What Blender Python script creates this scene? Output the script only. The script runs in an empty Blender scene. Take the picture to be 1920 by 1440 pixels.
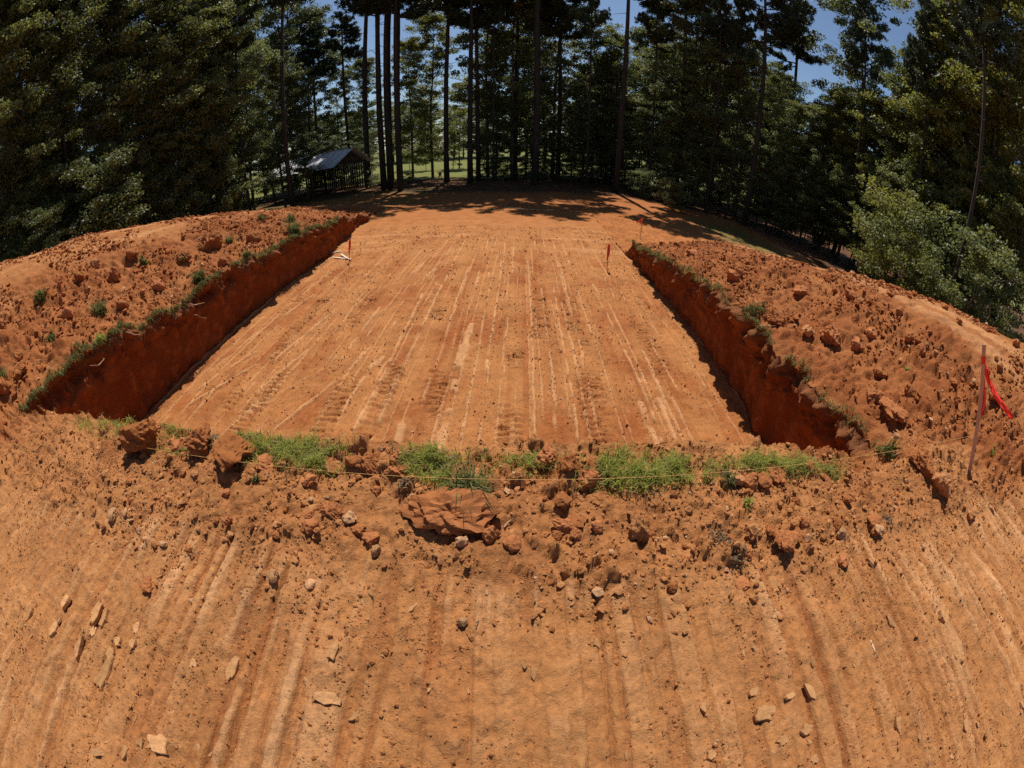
import bpy, math, random
import numpy as np
from mathutils import Matrix, Vector

# ------------------------------------------------------------------ camera, world, sun, exposure
sc = bpy.context.scene
R_ = math.radians
CAMZ, FPX = 3.85, 750.0                       # metres above the pit floor; pixels per radian on a 1920 px wide frame
PITCH, ROLL, YAW = R_(34.56), R_(-0.92), R_(0.97)

def rot3(p, r, w):
    c, s = math.cos, math.sin
    Rx = np.array([[1, 0, 0], [0, c(p), s(p)], [0, -s(p), c(p)]])
    Ry = np.array([[c(r), 0, s(r)], [0, 1, 0], [-s(r), 0, c(r)]])
    Rz = np.array([[c(w), -s(w), 0], [s(w), c(w), 0], [0, 0, 1]])
    return Rz @ Rx @ Ry
RC = rot3(PITCH, ROLL, YAW)
cd = bpy.data.cameras.new('camera')
cam = bpy.data.objects.new('camera', cd)
sc.collection.objects.link(cam)
M = np.eye(4)
M[:3, 0] = RC[:, 0]; M[:3, 1] = RC[:, 2]; M[:3, 2] = -RC[:, 1]; M[2, 3] = CAMZ
cam.matrix_world = Matrix(M.tolist())
cd.type = 'PANO'
cd.panorama_type = 'FISHEYE_LENS_POLYNOMIAL'   # a wide action-camera lens: angle proportional to image radius
cd.sensor_fit = 'HORIZONTAL'
cd.sensor_width = 36.0
cd.sensor_height = 27.0
cd.fisheye_fov = R_(220)
for k, v in (('0', 0.0), ('1', -1920.0 / (36.0 * FPX)), ('2', 0.0), ('3', 0.0), ('4', 0.0)):
    setattr(cd, 'fisheye_polynomial_k' + k, v)
cd.clip_start = 0.02
cd.clip_end = 2000
sc.camera = cam

SUN_EL, SUN_AZ = R_(60.0), R_(-0.5)                # azimuth from +Y (straight ahead), positive to the right
wd = bpy.data.worlds.new('World'); sc.world = wd; wd.use_nodes = True
nt = wd.node_tree
bg = nt.nodes['Background']
sky = nt.nodes.new('ShaderNodeTexSky'); sky.sky_type = 'NISHITA'; sky.sun_disc = False
sky.sun_elevation = SUN_EL; sky.sun_rotation = SUN_AZ
sky.air_density = 1.0; sky.dust_density = 0.3; sky.ozone_density = 3.0
nt.links.new(sky.outputs[0], bg.inputs[0]); bg.inputs[1].default_value = 0.07
sl = bpy.data.lights.new('sun', 'SUN'); sl.energy = 4.6; sl.angle = R_(0.53); sl.color = (1.0, 0.94, 0.85)
so = bpy.data.objects.new('sun', sl); sc.collection.objects.link(so)
sdir = Vector((math.sin(SUN_AZ) * math.cos(SUN_EL), math.cos(SUN_AZ) * math.cos(SUN_EL), math.sin(SUN_EL)))
so.rotation_euler = sdir.to_track_quat('Z', 'Y').to_euler(); so.location = sdir * 60
vs = sc.view_settings
vs.view_transform = 'Standard'; vs.look = 'None'; vs.exposure = 0.25; vs.gamma = 1.0; vs.use_curve_mapping = False
sc.cycles.use_denoising = False
sc.cycles.max_bounces = 8; sc.cycles.diffuse_bounces = 4; sc.cycles.transmission_bounces = 6; sc.cycles.transparent_max_bounces = 8

rng = np.random.default_rng(7)
random.seed(7)

# ------------------------------------------------------------------ helpers: noise
def _h(ix, iy, seed):
    h = (ix.astype(np.int64) * 374761393 + iy.astype(np.int64) * 668265263 + seed * 974634777) & 0xFFFFFFFF
    h = ((h ^ (h >> 13)) * 1274126177) & 0xFFFFFFFF
    h = ((h ^ (h >> 16)) * 2246822519) & 0xFFFFFFFF
    return ((h ^ (h >> 15)) & 0xFFFFFF) / float(0xFFFFFF)
def vn(x, y, seed=0):
    x = np.asarray(x, float); y = np.asarray(y, float)
    xi = np.floor(x); yi = np.floor(y); fx = x - xi; fy = y - yi
    u = fx * fx * fx * (fx * (fx * 6 - 15) + 10); v = fy * fy * fy * (fy * (fy * 6 - 15) + 10)
    a = _h(xi, yi, seed); b = _h(xi + 1, yi, seed); c = _h(xi, yi + 1, seed); d = _h(xi + 1, yi + 1, seed)
    return ((a * (1 - u) + b * u) * (1 - v) + (c * (1 - u) + d * u) * v) * 2 - 1
def fbm(x, y, oct=4, seed=0, gain=0.5):
    s = 0; a = 1.0; t = 0
    for k in range(oct):
        cx, sx = math.cos(0.7 * k), math.sin(0.7 * k)
        f = 2.03 ** k
        s = s + a * vn((x * cx - y * sx) * f, (x * sx + y * cx) * f, seed + 17 * k); t += a; a *= gain
    return s / t
def sst(a, b, x):
    t = np.clip((np.asarray(x, float) - a) / (b - a), 0, 1)
    return t * t * (3 - 2 * t)
def bumps(x, y, cell, dens, seed, lo=0.25, hi=0.6, flat=0.7):
    """rounded irregular lumps pressed into the soil; heights in metres"""
    wx = x + 0.35 * cell * vn(x / cell * 2.3, y / cell * 2.3, seed + 5); wy = y + 0.35 * cell * vn(x / cell * 2.3, y / cell * 2.3, seed + 6)
    xs = wx / cell; ys = wy / cell
    xi = np.floor(xs); yi = np.floor(ys); out = np.zeros_like(xs)
    for dx in (-1, 0, 1):
        for dy in (-1, 0, 1):
            cx = xi + dx; cy = yi + dy
            on = _h(cx, cy, seed) < dens
            px = cx + _h(cx, cy, seed + 1); py = cy + _h(cx, cy, seed + 2)
            r = lo + (hi - lo) * _h(cx, cy, seed + 3) ** 2
            q = 0.6 + 0.8 * _h(cx, cy, seed + 4)
            d2 = ((xs - px) ** 2 * q + (ys - py) ** 2 / q) / (r * r)
            hgt = np.where(on, r * np.clip(1 - d2, 0, 1) ** 0.5 * flat, 0)
            out = np.maximum(out, hgt)
    return out * cell

# ------------------------------------------------------------------ helpers: pixels of the 1920x1440 photograph to rays
def ray(px, py):
    x = (px - 960) / FPX; y = -(py - 720) / FPX
    th = math.hypot(x, y) + 1e-9
    d = np.array([math.sin(th) * x / th, math.cos(th), math.sin(th) * y / th])
    return RC @ d
def on_plane(px, py, z=0.0):
    v = ray(px, py); t = (z - CAMZ) / v[2]
    return v[0] * t, v[1] * t
def az_el(px, py):
    v = ray(px, py)
    return math.atan2(v[0], v[1]), math.asin(v[2])

# ------------------------------------------------------------------ terrain
def piece(v, xs, ys):
    return np.interp(v, xs, ys)
def XL(y):
    return piece(y, [0, 13.7, 18.2, 23.5], [-7.2, -7.2, -7.85, -8.2]) + 0.10 * fbm(y * 0.9, y * 0 + 3.1, 3, 41) + 0.05 * fbm(y * 4.1, y * 0 + 8.1, 2, 42)
def XR(y):
    w = 1 - sst(13.3, 14.2, y)
    return 3.84 + w * (0.09 * fbm(y * 0.9, y * 0 + 1.7, 3, 43) + 0.06 * fbm(y * 4.3, y * 0 + 5.1, 2, 44))
def YN(x):
    return piece(x, [-7.2, -5, 0, 3.84], [1.66, 1.93, 2.08, 2.2]) + 0.05 * fbm(x * 1.3, x * 0 + 9.2, 3, 45)

CP = []
for y, z in ((1.6, 2.11), (2.77, 2.02), (4.02, 1.86), (5.72, 1.64), (7.3, 1.57), (10.67, 1.47), (14.5, 1.25), (18, 0.85), (20.5, 0.45)):
    CP.append((piece(y, [0, 13.7, 18.2, 23.5], [-7.2, -7.2, -7.85, -8.2]), y, z))
CREST = ((-6, 4.7), (0, 4.45), (4.07, 4.19), (5.02, 3.98), (7.31, 3.65), (9.62, 3.21), (11.41, 2.87), (14.72, 2.27), (20, 1.34))
for y, z in CREST:
    CP.append((-12.5, y, z)); CP.append((-16.5, y, z - 0.75)); CP.append((-21, y, z * 0.75 - 0.9))
for y, z in ((2.22, 1.68), (3.09, 1.57), (4.68, 1.53), (6.87, 1.40), (9.51, 1.16), (13.1, 0.76)):
    CP.append((3.85, y, z))
for y, z in ((-6, 3.5), (0, 3.3), (2.68, 3.06), (3.46, 2.89), (4.5, 2.78), (5.69, 2.52), (7.15, 2.27), (8.58, 1.88), (10.54, 1.49), (13.5, 1.05)):
    CP.append((8.5, y, z)); CP.append((11.3, y, z - 0.75)); CP.append((15.5, y, z * 0.45 - 0.6))
CP += [(x, y, 1.85) for x in (-4, -2, 0, 2, 4) for y in (-5, -2, 0, 1.2, 2.0)]
CP += [(5.13, 1.45, 1.85), (5.4, 0.3, 1.86), (5.6, -2, 1.95), (-5.6, 0, 1.93), (-5.6, -2, 2.0), (-5.4, 1.3, 1.92)]
CP += [(-3, 24, 0), (3, 24, 0), (8, 18, 0.35), (8, 24, 0), (12, 20, -0.1), (-9, 26, 0.1), (-14, 26, 0.5), (0, 30, 0), (0, 38, 0), (-10, 38, 0.0), (10, 38, -0.1), (-20, 33, 0.15), (-26, 42, 0.3), (20, 22, -0.4), (30, 16, -0.9), (24, 6, -0.6), (30, -4, -0.5), (20, 34, -0.4), (-30, 12, 1.6), (-30, 0, 2.2), (-34, 26, 0.8), (0, 60, -0.5), (-20, 60, -0.3), (20, 60, -0.7), (-20, 95, 0.1), (10, 95, 0.0), (-50, 50, 0.4), (50, 40, -0.8), (-60, 0, 1.6), (60, 0, -0.8), (0, -14, 1.8), (20, -14, 2.0), (-20, -14, 3.0), (0, -50, 1.5)]
CP = np.array(CP)
def _k(ax, ay, bx, by): return np.sqrt((ax - bx) ** 2 + (ay - by) ** 2 + 0.6)
_W = np.linalg.solve(_k(CP[:, 0][:, None], CP[:, 1][:, None], CP[:, 0][None], CP[:, 1][None]) + 1e-4 * np.eye(len(CP)), CP[:, 2] - 0.8)
def Zb(x, y):
    x = np.asarray(x, float); y = np.asarray(y, float)
    sh = np.broadcast(x, y).shape
    xx = np.broadcast_to(x, sh).ravel(); yy = np.broadcast_to(y, sh).ravel()
    out = np.full(xx.shape, 0.8)
    for (cx, cy, _), w in zip(CP, _W):
        out += w * np.sqrt((xx - cx) ** 2 + (yy - cy) ** 2 + 0.6)
    rr = np.hypot(xx, yy)
    out = out * (1 - sst(110, 170, rr))
    # the right bank breaks off where the cut opens on to level ground
    e = 0.35 * fbm(xx * 0.8, yy * 0.8, 2, 71)
    f = sst(13.15, 14.3, yy + e) * (1 - sst(8.5, 13, xx)) * (xx > 0)
    out = out * (1 - f)
    return out.reshape(sh)

# tooth marks of the bucket in the graded ground
_bx = np.cumsum(np.concatenate([[-21.0], rng.uniform(0.05, 0.17, 420)]))
_ba = rng.uniform(-1, 1, len(_bx)); _bs = rng.uniform(0, 100, len(_bx))
def tooth(x, y):
    xw = x + 0.02 * vn(y * 1.7, x * 0.6, 11) + 0.03 * vn(y * 0.5, x * 0.2, 12)
    i = np.clip(np.searchsorted(_bx, xw) - 1, 0, len(_bx) - 2)
    def lev(j):
        n = vn(_bs[j], y * 1.5 + _bs[j] * 7, 13)
        return _ba[j] * 0.45 + np.clip(n * 2.6, -1, 1) * 0.55
    a = lev(i); b = lev(i + 1)
    w = _bx[i + 1] - _bx[i]; t = (_bx[i + 1] - xw)
    k = sst(0.010, 0.0, t)
    g_ = np.exp(-((t - 0.012) / 0.010) ** 2) * sst(0.0, 0.5, vn(_bs[i] * 3, y * 1.1 + _bs[i], 14) + 0.15)
    return a * (1 - k) + b * k - 1.3 * g_

_cx = np.cumsum(np.concatenate([[-9.0], rng.uniform(0.022, 0.075, 400)]))
_ca = rng.uniform(-1, 1, len(_cx)); _cs = rng.uniform(0, 100, len(_cx))
def comb(x, y):
    xw = x + 0.012 * vn(y * 2.1, x * 0.7, 15)
    i = np.clip(np.searchsorted(_cx, xw) - 1, 0, len(_cx) - 2)
    lev = lambda j: _ca[j] * 0.6 + 0.7 * np.clip(2.0 * vn(_cs[j], y * 1.2 + _cs[j] * 5, 16), -1, 1)
    a = lev(i); b = lev(i + 1); t = _cx[i + 1] - xw
    k = sst(0.008, 0.0, t)
    return (a * (1 - k) + b * k) * sst(-0.6, 0.2, vn(x * 0.9, y * 0.7, 18))

def zones(x, y):
    n = fbm(x * 1.1, y * 1.1, 3, 21)
    ye = piece(x, [-8, -5.5, -3, 0, 3, 5.5, 8], [0.3, 0.6, 0.9, 1.05, 1.05, 0.95, 0.55])
    fg = 1 - sst(-0.10, 0.16, y - ye + 0.22 * n)
    fg = fg * (1 - sst(5.5, 7.5, np.abs(x + 0.3) - 0.4))
    crL = (1 - sst(-11.2, -9.8, x + 0.5 * n)) * (y > -30)
    crR = sst(6.4, 7.6, x + 0.4 * n)
    crest = np.maximum(crL, crR)
    far = sst(21.0, 24.0, y + n)
    fg = fg * (1 - crest)
    rough = (1 - fg) * (1 - crest * 0.85) * (1 - far * 0.9)
    return fg, crest, far, rough, n

def Tbank(x, y, col=False):
    x = np.asarray(x, float); y = np.asarray(y, float)
    fg, crest, far, rough, n = zones(x, y)
    z = Zb(x, y)
    tm = tooth(x, y)
    b3 = bumps(x, y, 0.05, 0.35, 61, 0.2, 0.55)
    b2 = bumps(x, y, 0.12, 0.42, 62, 0.2, 0.6)
    b1 = bumps(x, y, 0.34, 0.28, 63, 0.15, 0.5, 0.6)
    fine = fbm(x * 9, y * 9, 4, 64)
    med = fbm(x * 1.9, y * 1.9, 4, 65)
    big = fbm(x * 0.55, y * 0.55, 3, 66)
    crumb = sst(0.05, 0.5, fbm(x * 1.6, y * 0.9, 3, 67) + 0.15)
    cb = comb(x, y)
    zf = tm * 0.020 * (1 - 0.35 * crumb) + cb * 0.027 * (1 - 0.4 * crumb) + fine * 0.020 + med * 0.016 + big * 0.015 + (b3 * 1.0 + b2 * 0.35) * crumb + 0.012 * fbm(x * 30, y * 30, 2, 68)
    bank = sst(2.3, 3.5, np.maximum(-x - 3.4, np.where(y > 1.8, x, x - 2.5)))
    clus = sst(-0.15, 0.35, n + 0.5 * fbm(x * 2.5, y * 2.5, 2, 69))
    zr = (fine - 0.5 * np.abs(fine)) * (0.05 + 0.06 * bank) + 0.014 * fbm(x * 30, y * 30, 2, 68) + (med - 0.4 * np.abs(fbm(x * 3.7, y * 3.7, 3, 70))) * (0.05 + 0.10 * bank) + big * (0.03 + 0.07 * bank) + b3 * 1.3 + b2 * (0.7 + 1.2 * clus) + b1 * (0.45 + 0.85 * bank) * clus + 0.03 * (1 - bank)
    gro = vn(x * 5.0 + 0.35 * vn(y * 0.7, x * 0.3, 31), y * 0.25, 32)
    zc = fine * 0.028 + med * 0.022 + big * 0.05 + gro * 0.014 + b3 * 0.4
    zff = fine * 0.012 + med * 0.02 + vn(x * 0.2, y * 3.2, 33) * 0.012 + b2 * 0.15
    z = z + zf * fg + zr * rough + zc * crest * 0.85 + zff * far * (1 - crest)
    if not col:
        return z
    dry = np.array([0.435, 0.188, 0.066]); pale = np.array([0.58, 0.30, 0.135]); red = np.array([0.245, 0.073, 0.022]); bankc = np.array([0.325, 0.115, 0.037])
    litter = np.array([0.075, 0.042, 0.022]); grass = np.array([0.10, 0.115, 0.03]); sod = np.array([0.085, 0.10, 0.028])
    def m(a, b, t):
        t = np.clip(t, 0, 1)[..., None]
        return a * (1 - t) + b * t
    cf = m(np.broadcast_to(dry, x.shape + (3,)), pale, (0.25 * sst(0.0, 0.7, tm) + 0.85 * sst(0.3, 1.1, cb + 0.6 * med)) * (1 - crumb * 0.6) + 0.25 * sst(0.1, 0.6, fine))
    cf = m(cf, red, 0.14 * sst(0.1, 0.6, med) + 0.25 * sst(0.3, 1.2, -tm) + 0.35 * sst(0.2, 1.0, -cb))  # grooves reddened to stand in for their shade; med part is soil tone
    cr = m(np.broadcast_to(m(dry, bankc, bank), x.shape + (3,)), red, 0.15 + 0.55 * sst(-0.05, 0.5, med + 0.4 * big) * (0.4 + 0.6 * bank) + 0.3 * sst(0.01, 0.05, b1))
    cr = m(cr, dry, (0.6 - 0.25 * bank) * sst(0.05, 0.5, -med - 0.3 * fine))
    cc = m(np.broadcast_to(dry * 0.94, x.shape + (3,)), bankc, 0.5 + 0.6 * med)
    cc = m(cc, pale, 0.5 * sst(0.1, 0.7, gro))
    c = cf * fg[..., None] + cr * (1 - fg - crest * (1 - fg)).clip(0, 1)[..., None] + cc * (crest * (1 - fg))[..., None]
    # beyond the banks: bare red ground, then grass verge, leaf litter of the wood, open field
    c = m(c, bankc * 0.95, far * 0.8)
    opn = sst(13.5, 14.8, y + 0.5 * n) * sst(2.0, 3.5, x) * (1 - sst(7.5, 10.5, x + n)) * (1 - far)
    c = m(c, np.array([0.40, 0.148, 0.045]) * (1 + 0.15 * med[..., None]), opn)
    c = m(c, np.array([0.375, 0.135, 0.040]), far * 0.7)
    rr = np.hypot(x, y - 6)
    e = 1.5 * fbm(x * 0.25, y * 0.25, 3, 77)
    wood = np.maximum(sst(30, 33, y + e), np.maximum(sst(17.5, 20, -x + e * 0.6), sst(15.5, 18.5, x + e * 0.6)))
    c = m(c, litter, wood * (0.85 + 0.3 * med))
    verge = sst(10.2, 11.0, x + 0.35 * e) * (1 - sst(14, 16.5, x + 0.5 * e)) * sst(5, 8, y) * (1 - sst(24, 28, y))
    vl = sst(24, 26, y + 0.5 * e) * (1 - sst(-7.5, -4.5, x + 0.5 * e)) * (1 - sst(34, 36, y))
    c = m(c, grass, 0.85 * np.maximum(verge, vl * 0.45) * (0.8 + 0.5 * fine))
    field = sst(43, 46, y + 0.4 * e)
    c = m(c, np.array([0.15, 0.155, 0.042]), field)
    # strip of turf left at the rim of the cut
    return z, c

# stripes pressed by the bucket on the pit floor: x0, y0, x1, y1, width on 3x enlargements of the photograph
S5 = [(600,210,530,310,8),(640,210,590,300,8),(700,210,455,700,14),(825,210,815,260,10),(870,210,865,250,7),(920,210,915,300,9),(970,220,962,400,12),(1085,210,1095,270,9),(1135,210,1150,280,9),(1190,220,1205,270,9),(1235,215,1285,350,12),(1345,220,1375,290,9),(1050,330,1070,700,14),(1072,740,1085,1250,20),(1083,1250,1083,1400,18),(1125,490,1160,760,14),(1160,760,1190,1060,22),(1190,1060,1212,1400,22),(1195,480,1225,680,14),(1225,680,1262,900,18),(1262,900,1300,1100,20),(1310,1140,1330,1340,22),(1225,335,1260,480,12),(1260,480,1310,700,14),(1310,700,1360,880,16),(1340,540,1410,750,14),(1490,620,1590,830,12),(1590,830,1690,1040,18),(1690,1040,1765,1230,20),(1710,740,1800,910,12),(1800,910,1890,1060,14),(1725,920,1830,1150,16),(1830,1150,1905,1300,18),(1780,1100,1905,1400,36),(1675,1120,1800,1420,44),(1790,1320,1830,1410,20),(1740,680,1790,760,10),(1400,420,1460,540,9),(1530,430,1600,560,9),(720,360,700,410,12),(700,410,610,670,14),(770,420,750,490,22),(780,380,690,690,9),(830,400,825,440,14),(900,330,890,440,10),(880,510,870,580,12),(865,590,840,780,10),(845,780,825,860,18),(822,890,805,1040,28),(935,650,930,760,12),(915,920,915,1010,16),(905,1150,900,1190,16),(960,1230,950,1430,22),(735,680,660,930,60),(640,990,625,1060,50),(610,1160,550,1400,75),(345,1250,315,1400,65),(460,510,380,680,16),(380,680,270,900,18),(255,940,70,1290,24),(350,930,160,1370,24),(440,740,350,940,14),(160,460,0,690,12),(220,590,100,750,18),(130,710,0,890,18),(310,670,280,720,16),(160,820,10,1000,18),(190,900,0,1200,20),(240,870,190,930,30),(570,1140,490,1400,22),(460,1120,430,1180,30),(470,330,410,400,12),(560,330,500,430,10),(520,380,480,420,20),(235,320,130,420,10)]
S4 = [(1790,500,1600,640,14),(1440,840,1100,1070,14),(1560,850,1250,1030,16),(1300,1000,1050,1150,20),(1900,600,1540,900,16),(1740,980,1360,1200,18),(1740,830,1440,1080,16),(1900,870,1780,960,18),(1460,1150,1270,1290,30),(1680,1050,1360,1200,20),(1890,1010,1540,1290,22),(1720,1180,1620,1290,20),(1860,400,1700,520,10),(1500,700,1180,960,12)]
STR = []
for lst, ox in ((S5, 640), (S4, 0)):
    for x0, y0, x1, y1, w in lst:
        a = on_plane(ox + x0 / 3, 380 + y0 / 3); b = on_plane(ox + x1 / 3, 380 + y1 / 3)
        if a[1] < b[1]: a, b = b, a
        rg = math.hypot(a[0] + b[0], a[1] + b[1]) / 2
        rg = math.sqrt(((a[0] + b[0]) / 2) ** 2 + ((a[1] + b[1]) / 2) ** 2 + CAMZ ** 2)
        STR.append((b[0], b[1], a[0], a[1], max(0.03, w / 3 / FPX * rg)))
_rx = np.cumsum(np.concatenate([[-8.4], rng.uniform(0.10, 0.26, 80)]))
_rs = rng.uniform(0, 90, len(_rx)); _rw = rng.uniform(0.014, 0.034, len(_rx)); _rt = rng.uniform(-0.7, 0.1, len(_rx))
_fx = np.cumsum(np.concatenate([[-8.6], rng.uniform(0.035, 0.12, 190)])); _fa = rng.uniform(-1, 1, len(_fx)); _fs = rng.uniform(0, 90, len(_fx))
def drag(x, y):
    """long thin windrows and flat drag steps left by the bucket, all along the cut"""
    xw = x + 0.02 * vn(y * 0.6, x * 0.3, 151) + 0.008 * vn(y * 3, x, 152)
    i = np.clip(np.searchsorted(_rx, xw) - 1, 0, len(_rx) - 2)
    out = np.zeros_like(xw)
    for j in (i, i + 1):
        on = sst(_rt[j], _rt[j] + 0.25, vn(_rs[j], y * 0.45 + _rs[j] * 3, 153)) * sst(-0.7, -0.2, vn(_rs[j] + 9, y * 1.7, 154))
        w = _rw[j] * (1 + 0.5 * vn(_rs[j], y * 4, 155))
        out = np.maximum(out, on * np.clip(1 - np.abs(xw - _rx[j]) / w, 0, 1))
    i = np.clip(np.searchsorted(_fx, xw) - 1, 0, len(_fx) - 2)
    lev = lambda j: _fa[j] * 0.5 + 0.8 * vn(_fs[j], y * 0.5 + _fs[j] * 3, 156)
    k = sst(0.016, 0.0, _fx[i + 1] - xw)
    return out, lev(i) * (1 - k) + lev(i + 1) * k
LUG = [(1.25, 2.3, 6.0, 0.55), (1.22, 7.0, 9.8, 0.5), (-3.9, 7.6, 13.2, 0.5), (-3.0, 2.6, 5.6, 0.5), (-1.35, 4.6, 7.6, 0.5), (-0.1, 3.6, 6.8, 0.45), (-5.3, 4.5, 9.6, 0.5), (2.75, 5.2, 8.6, 0.45), (-2.2, 4, 6.4, 0.45), (-4.6, 3.0, 6.0, 0.5), (0.5, 6.0, 10.5, 0.45), (-6.3, 6.0, 12.0, 0.45), (-1.9, 8, 12.5, 0.45), (3.2, 8.5, 12.5, 0.4), (2.2, 2.4, 4.4, 0.45)]
def Tfloor(x, y, col=False):
    x = np.asarray(x, float); y = np.asarray(y, float)
    fine = fbm(x * 9, y * 9, 4, 164); med = fbm(x * 1.7, y * 1.1, 4, 165)
    b3 = bumps(x, y, 0.055, 0.35, 161, 0.2, 0.55); b2 = bumps(x, y, 0.15, 0.22, 162, 0.15, 0.5)
    crumb = sst(0.0, 0.45, fbm(x * 1.8, y * 0.7, 3, 167) + 0.1)
    inner = 1 - sst(13.6, 14.6, y + 0.4 * med)
    z = fine * 0.020 + 0.010 * fbm(x * 28, y * 28, 2, 168) + med * 0.016 + b3 * 0.9 * (0.3 + crumb) + b2 * 0.35 * crumb
    row = vn(x * 7.5 + 0.2 * vn(y * 0.6, x, 131), y * 0.18, 132)
    z = z + row * 0.018 * inner
    dr_, st_ = drag(x, y)
    stripe = sst(0.0, 0.5, dr_) * inner * 0.8
    z = z + st_ * 0.012 * inner
    for x0, y0, x1, y1, w in STR:
        k = (y > y0 - 0.1) & (y < y1 + 0.1)
        if not k.any(): continue
        t = (y - y0) / max(0.05, y1 - y0)
        cx = x0 + (x1 - x0) * t + 0.012 * vn(y * 3, y * 0 + x0, 133)
        e = np.clip(1 - np.abs(x - cx) / (w * (0.55 + 0.22 * vn(y * 5, y * 0 + x0 * 3, 134))), 0, 1) * sst(-0.05, 0.08, y - y0) * sst(-0.05, 0.08, y1 - y)
        gap = sst(-0.75, -0.3, vn(y * 2.6, y * 0 + x0 * 9, 135))
        e = np.where(k, sst(0, 0.45, e) * gap, 0)
        stripe = np.maximum(stripe, e)
    z = z * (1 - 0.55 * stripe) + stripe * 0.042
    for cx, ya, yb, w in LUG:
        k = (np.abs(x - cx) < w) & (y > ya - 0.3) & (y < yb + 0.3)
        if not k.any(): continue
        e = sst(w / 2, w / 2 - 0.08, np.abs(x - cx + 0.05 * vn(y * 2, y * 0, 136))) * sst(ya - 0.2, ya + 0.2, y) * sst(yb + 0.2, yb - 0.2, y) * sst(-0.5, 0.1, vn(x * 1.2, y * 1.1, 139))
        ph = (y + 0.05 * vn(x * 6, y * 3, 137)) / 0.135
        lug = np.clip(np.abs((ph % 1) - 0.5) * 4 - 0.6, -0.6, 1)
        z = z + np.where(k, e * lug * 0.075 * (0.6 + 0.5 * vn(x * 4, y * 7, 138)), 0)
    tr = vn(x * 0.35, y * 4.2 + 0.3 * vn(x, y, 140), 141)
    z = z + (1 - inner) * (tr * 0.014 + b2 * 0.2)
    # crumbled soil that has fallen along the foot of the walls
    dl = x - XL(y); dr = XR(y) - x
    wl = 1 - sst(13.2, 14.0, y)
    toe = np.exp(-(np.maximum(dl, 0) / 0.22) ** 2) * 0.07 + np.exp(-(np.maximum(dr, 0) / 0.18) ** 2) * 0.05 * wl
    z = z + toe * (0.5 + 0.8 * vn(x * 3, y * 2.2, 143) ** 2)
    z = z + Zb(np.clip(x, -7.6, 4), np.maximum(y, 23.0)) * sst(15, 23, y)
    if not col: return z
    base = np.array([0.385, 0.155, 0.051]); dry = np.array([0.43, 0.182, 0.062]); pale = np.array([0.60, 0.32, 0.145]); red = np.array([0.30, 0.09, 0.026])
    def m(a, b, t):
        t = np.clip(t, 0, 1)[..., None]
        return a * (1 - t) + b * t
    c = m(np.broadcast_to(base, x.shape + (3,)), dry, 0.5 + 0.8 * med)
    c = m(c, red, 0.55 * sst(0.05, 0.5, -med + 0.3 * fine) + 0.3 * sst(0.1, 0.8, -row) * inner + 0.35 * sst(0.1, 0.9, st_) * inner)
    c = m(c, pale, stripe * (0.72 + 0.3 * fine))
    c = m(c, pale, (1 - inner) * 0.35 * sst(0.2, 0.8, tr) * (1 - sst(18, 22, y)))
    c = m(c, np.array([0.39, 0.143, 0.043]), 0.8 * sst(15.5, 21.5, y + 0.6 * med))
    return z, c

def in_pit(x, y):
    return (x > XL(y)) & (x < XR(y)) & (y > YN(x)) & (y < 23.2)
def T(x, y):
    x = np.atleast_1d(np.asarray(x, float)); y = np.atleast_1d(np.asarray(y, float))
    p = in_pit(x, y)
    return np.where(p, Tfloor(x, y), Tbank(x, y))
def hit(px, py, t0=0.6, t1=60):
    """where the ray through a photograph pixel meets the ground"""
    v = ray(px, py)
    ts = np.geomspace(t0, t1, 700)
    d = CAMZ + v[2] * ts - T(v[0] * ts, v[1] * ts)
    k = np.argmax(d < 0)
    a, b = ts[max(k - 1, 0)], ts[k]
    ts = np.linspace(a, b, 20); d = CAMZ + v[2] * ts - T(v[0] * ts, v[1] * ts)
    t = ts[np.argmax(d < 0)]
    return np.array([v[0] * t, v[1] * t, CAMZ + v[2] * t]), t

# ------------------------------------------------------------------ helpers: objects
def link(o): sc.collection.objects.link(o); return o
def tag(o, label=None, cat=None, group=None, kind=None):
    if label: o['label'] = label
    if cat: o['category'] = cat
    if group: o['group'] = group
    if kind: o['kind'] = kind
    return o
def mesh_np(name, V, F, mat=None, col=None, smooth=True):
    """V (n,3); F (m,3) or (m,4)"""
    V = np.asarray(V, np.float32); F = np.asarray(F, np.int32)
    me = bpy.data.meshes.new(name)
    n, k = F.shape
    me.vertices.add(len(V)); me.vertices.foreach_set('co', V.ravel())
    me.loops.add(n * k); me.loops.foreach_set('vertex_index', F.ravel())
    me.polygons.add(n); me.polygons.foreach_set('loop_start', np.arange(0, n * k, k, dtype=np.int32))
    me.polygons.foreach_set('use_smooth', np.full(n, smooth, dtype=bool))
    if col is not None:
        c = np.ones((len(V), 4), np.float32); c[:, :3] = col
        at = me.color_attributes.new('soil', 'FLOAT_COLOR', 'POINT'); at.data.foreach_set('color', c.ravel())
    me.update(calc_edges=True)
    if mat: me.materials.append(mat)
    return me
def obj(name, me, parent=None):
    o = bpy.data.objects.new(name, me); link(o)
    if parent: o.parent = parent
    return o
def empty(name, loc=(0, 0, 0), rz=0.0):
    o = bpy.data.objects.new(name, None); link(o); o.location = loc; o.rotation_euler = (0, 0, rz)
    o.empty_display_size = 0.2
    return o
def quads(nu, nv, flip=False):
    i = np.arange(nu * nv).reshape(nu, nv)
    a, b, c, d = i[:-1, :-1].ravel(), i[1:, :-1].ravel(), i[1:, 1:].ravel(), i[:-1, 1:].ravel()
    return np.stack([a, d, c, b] if flip else [a, b, c, d], 1)
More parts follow.
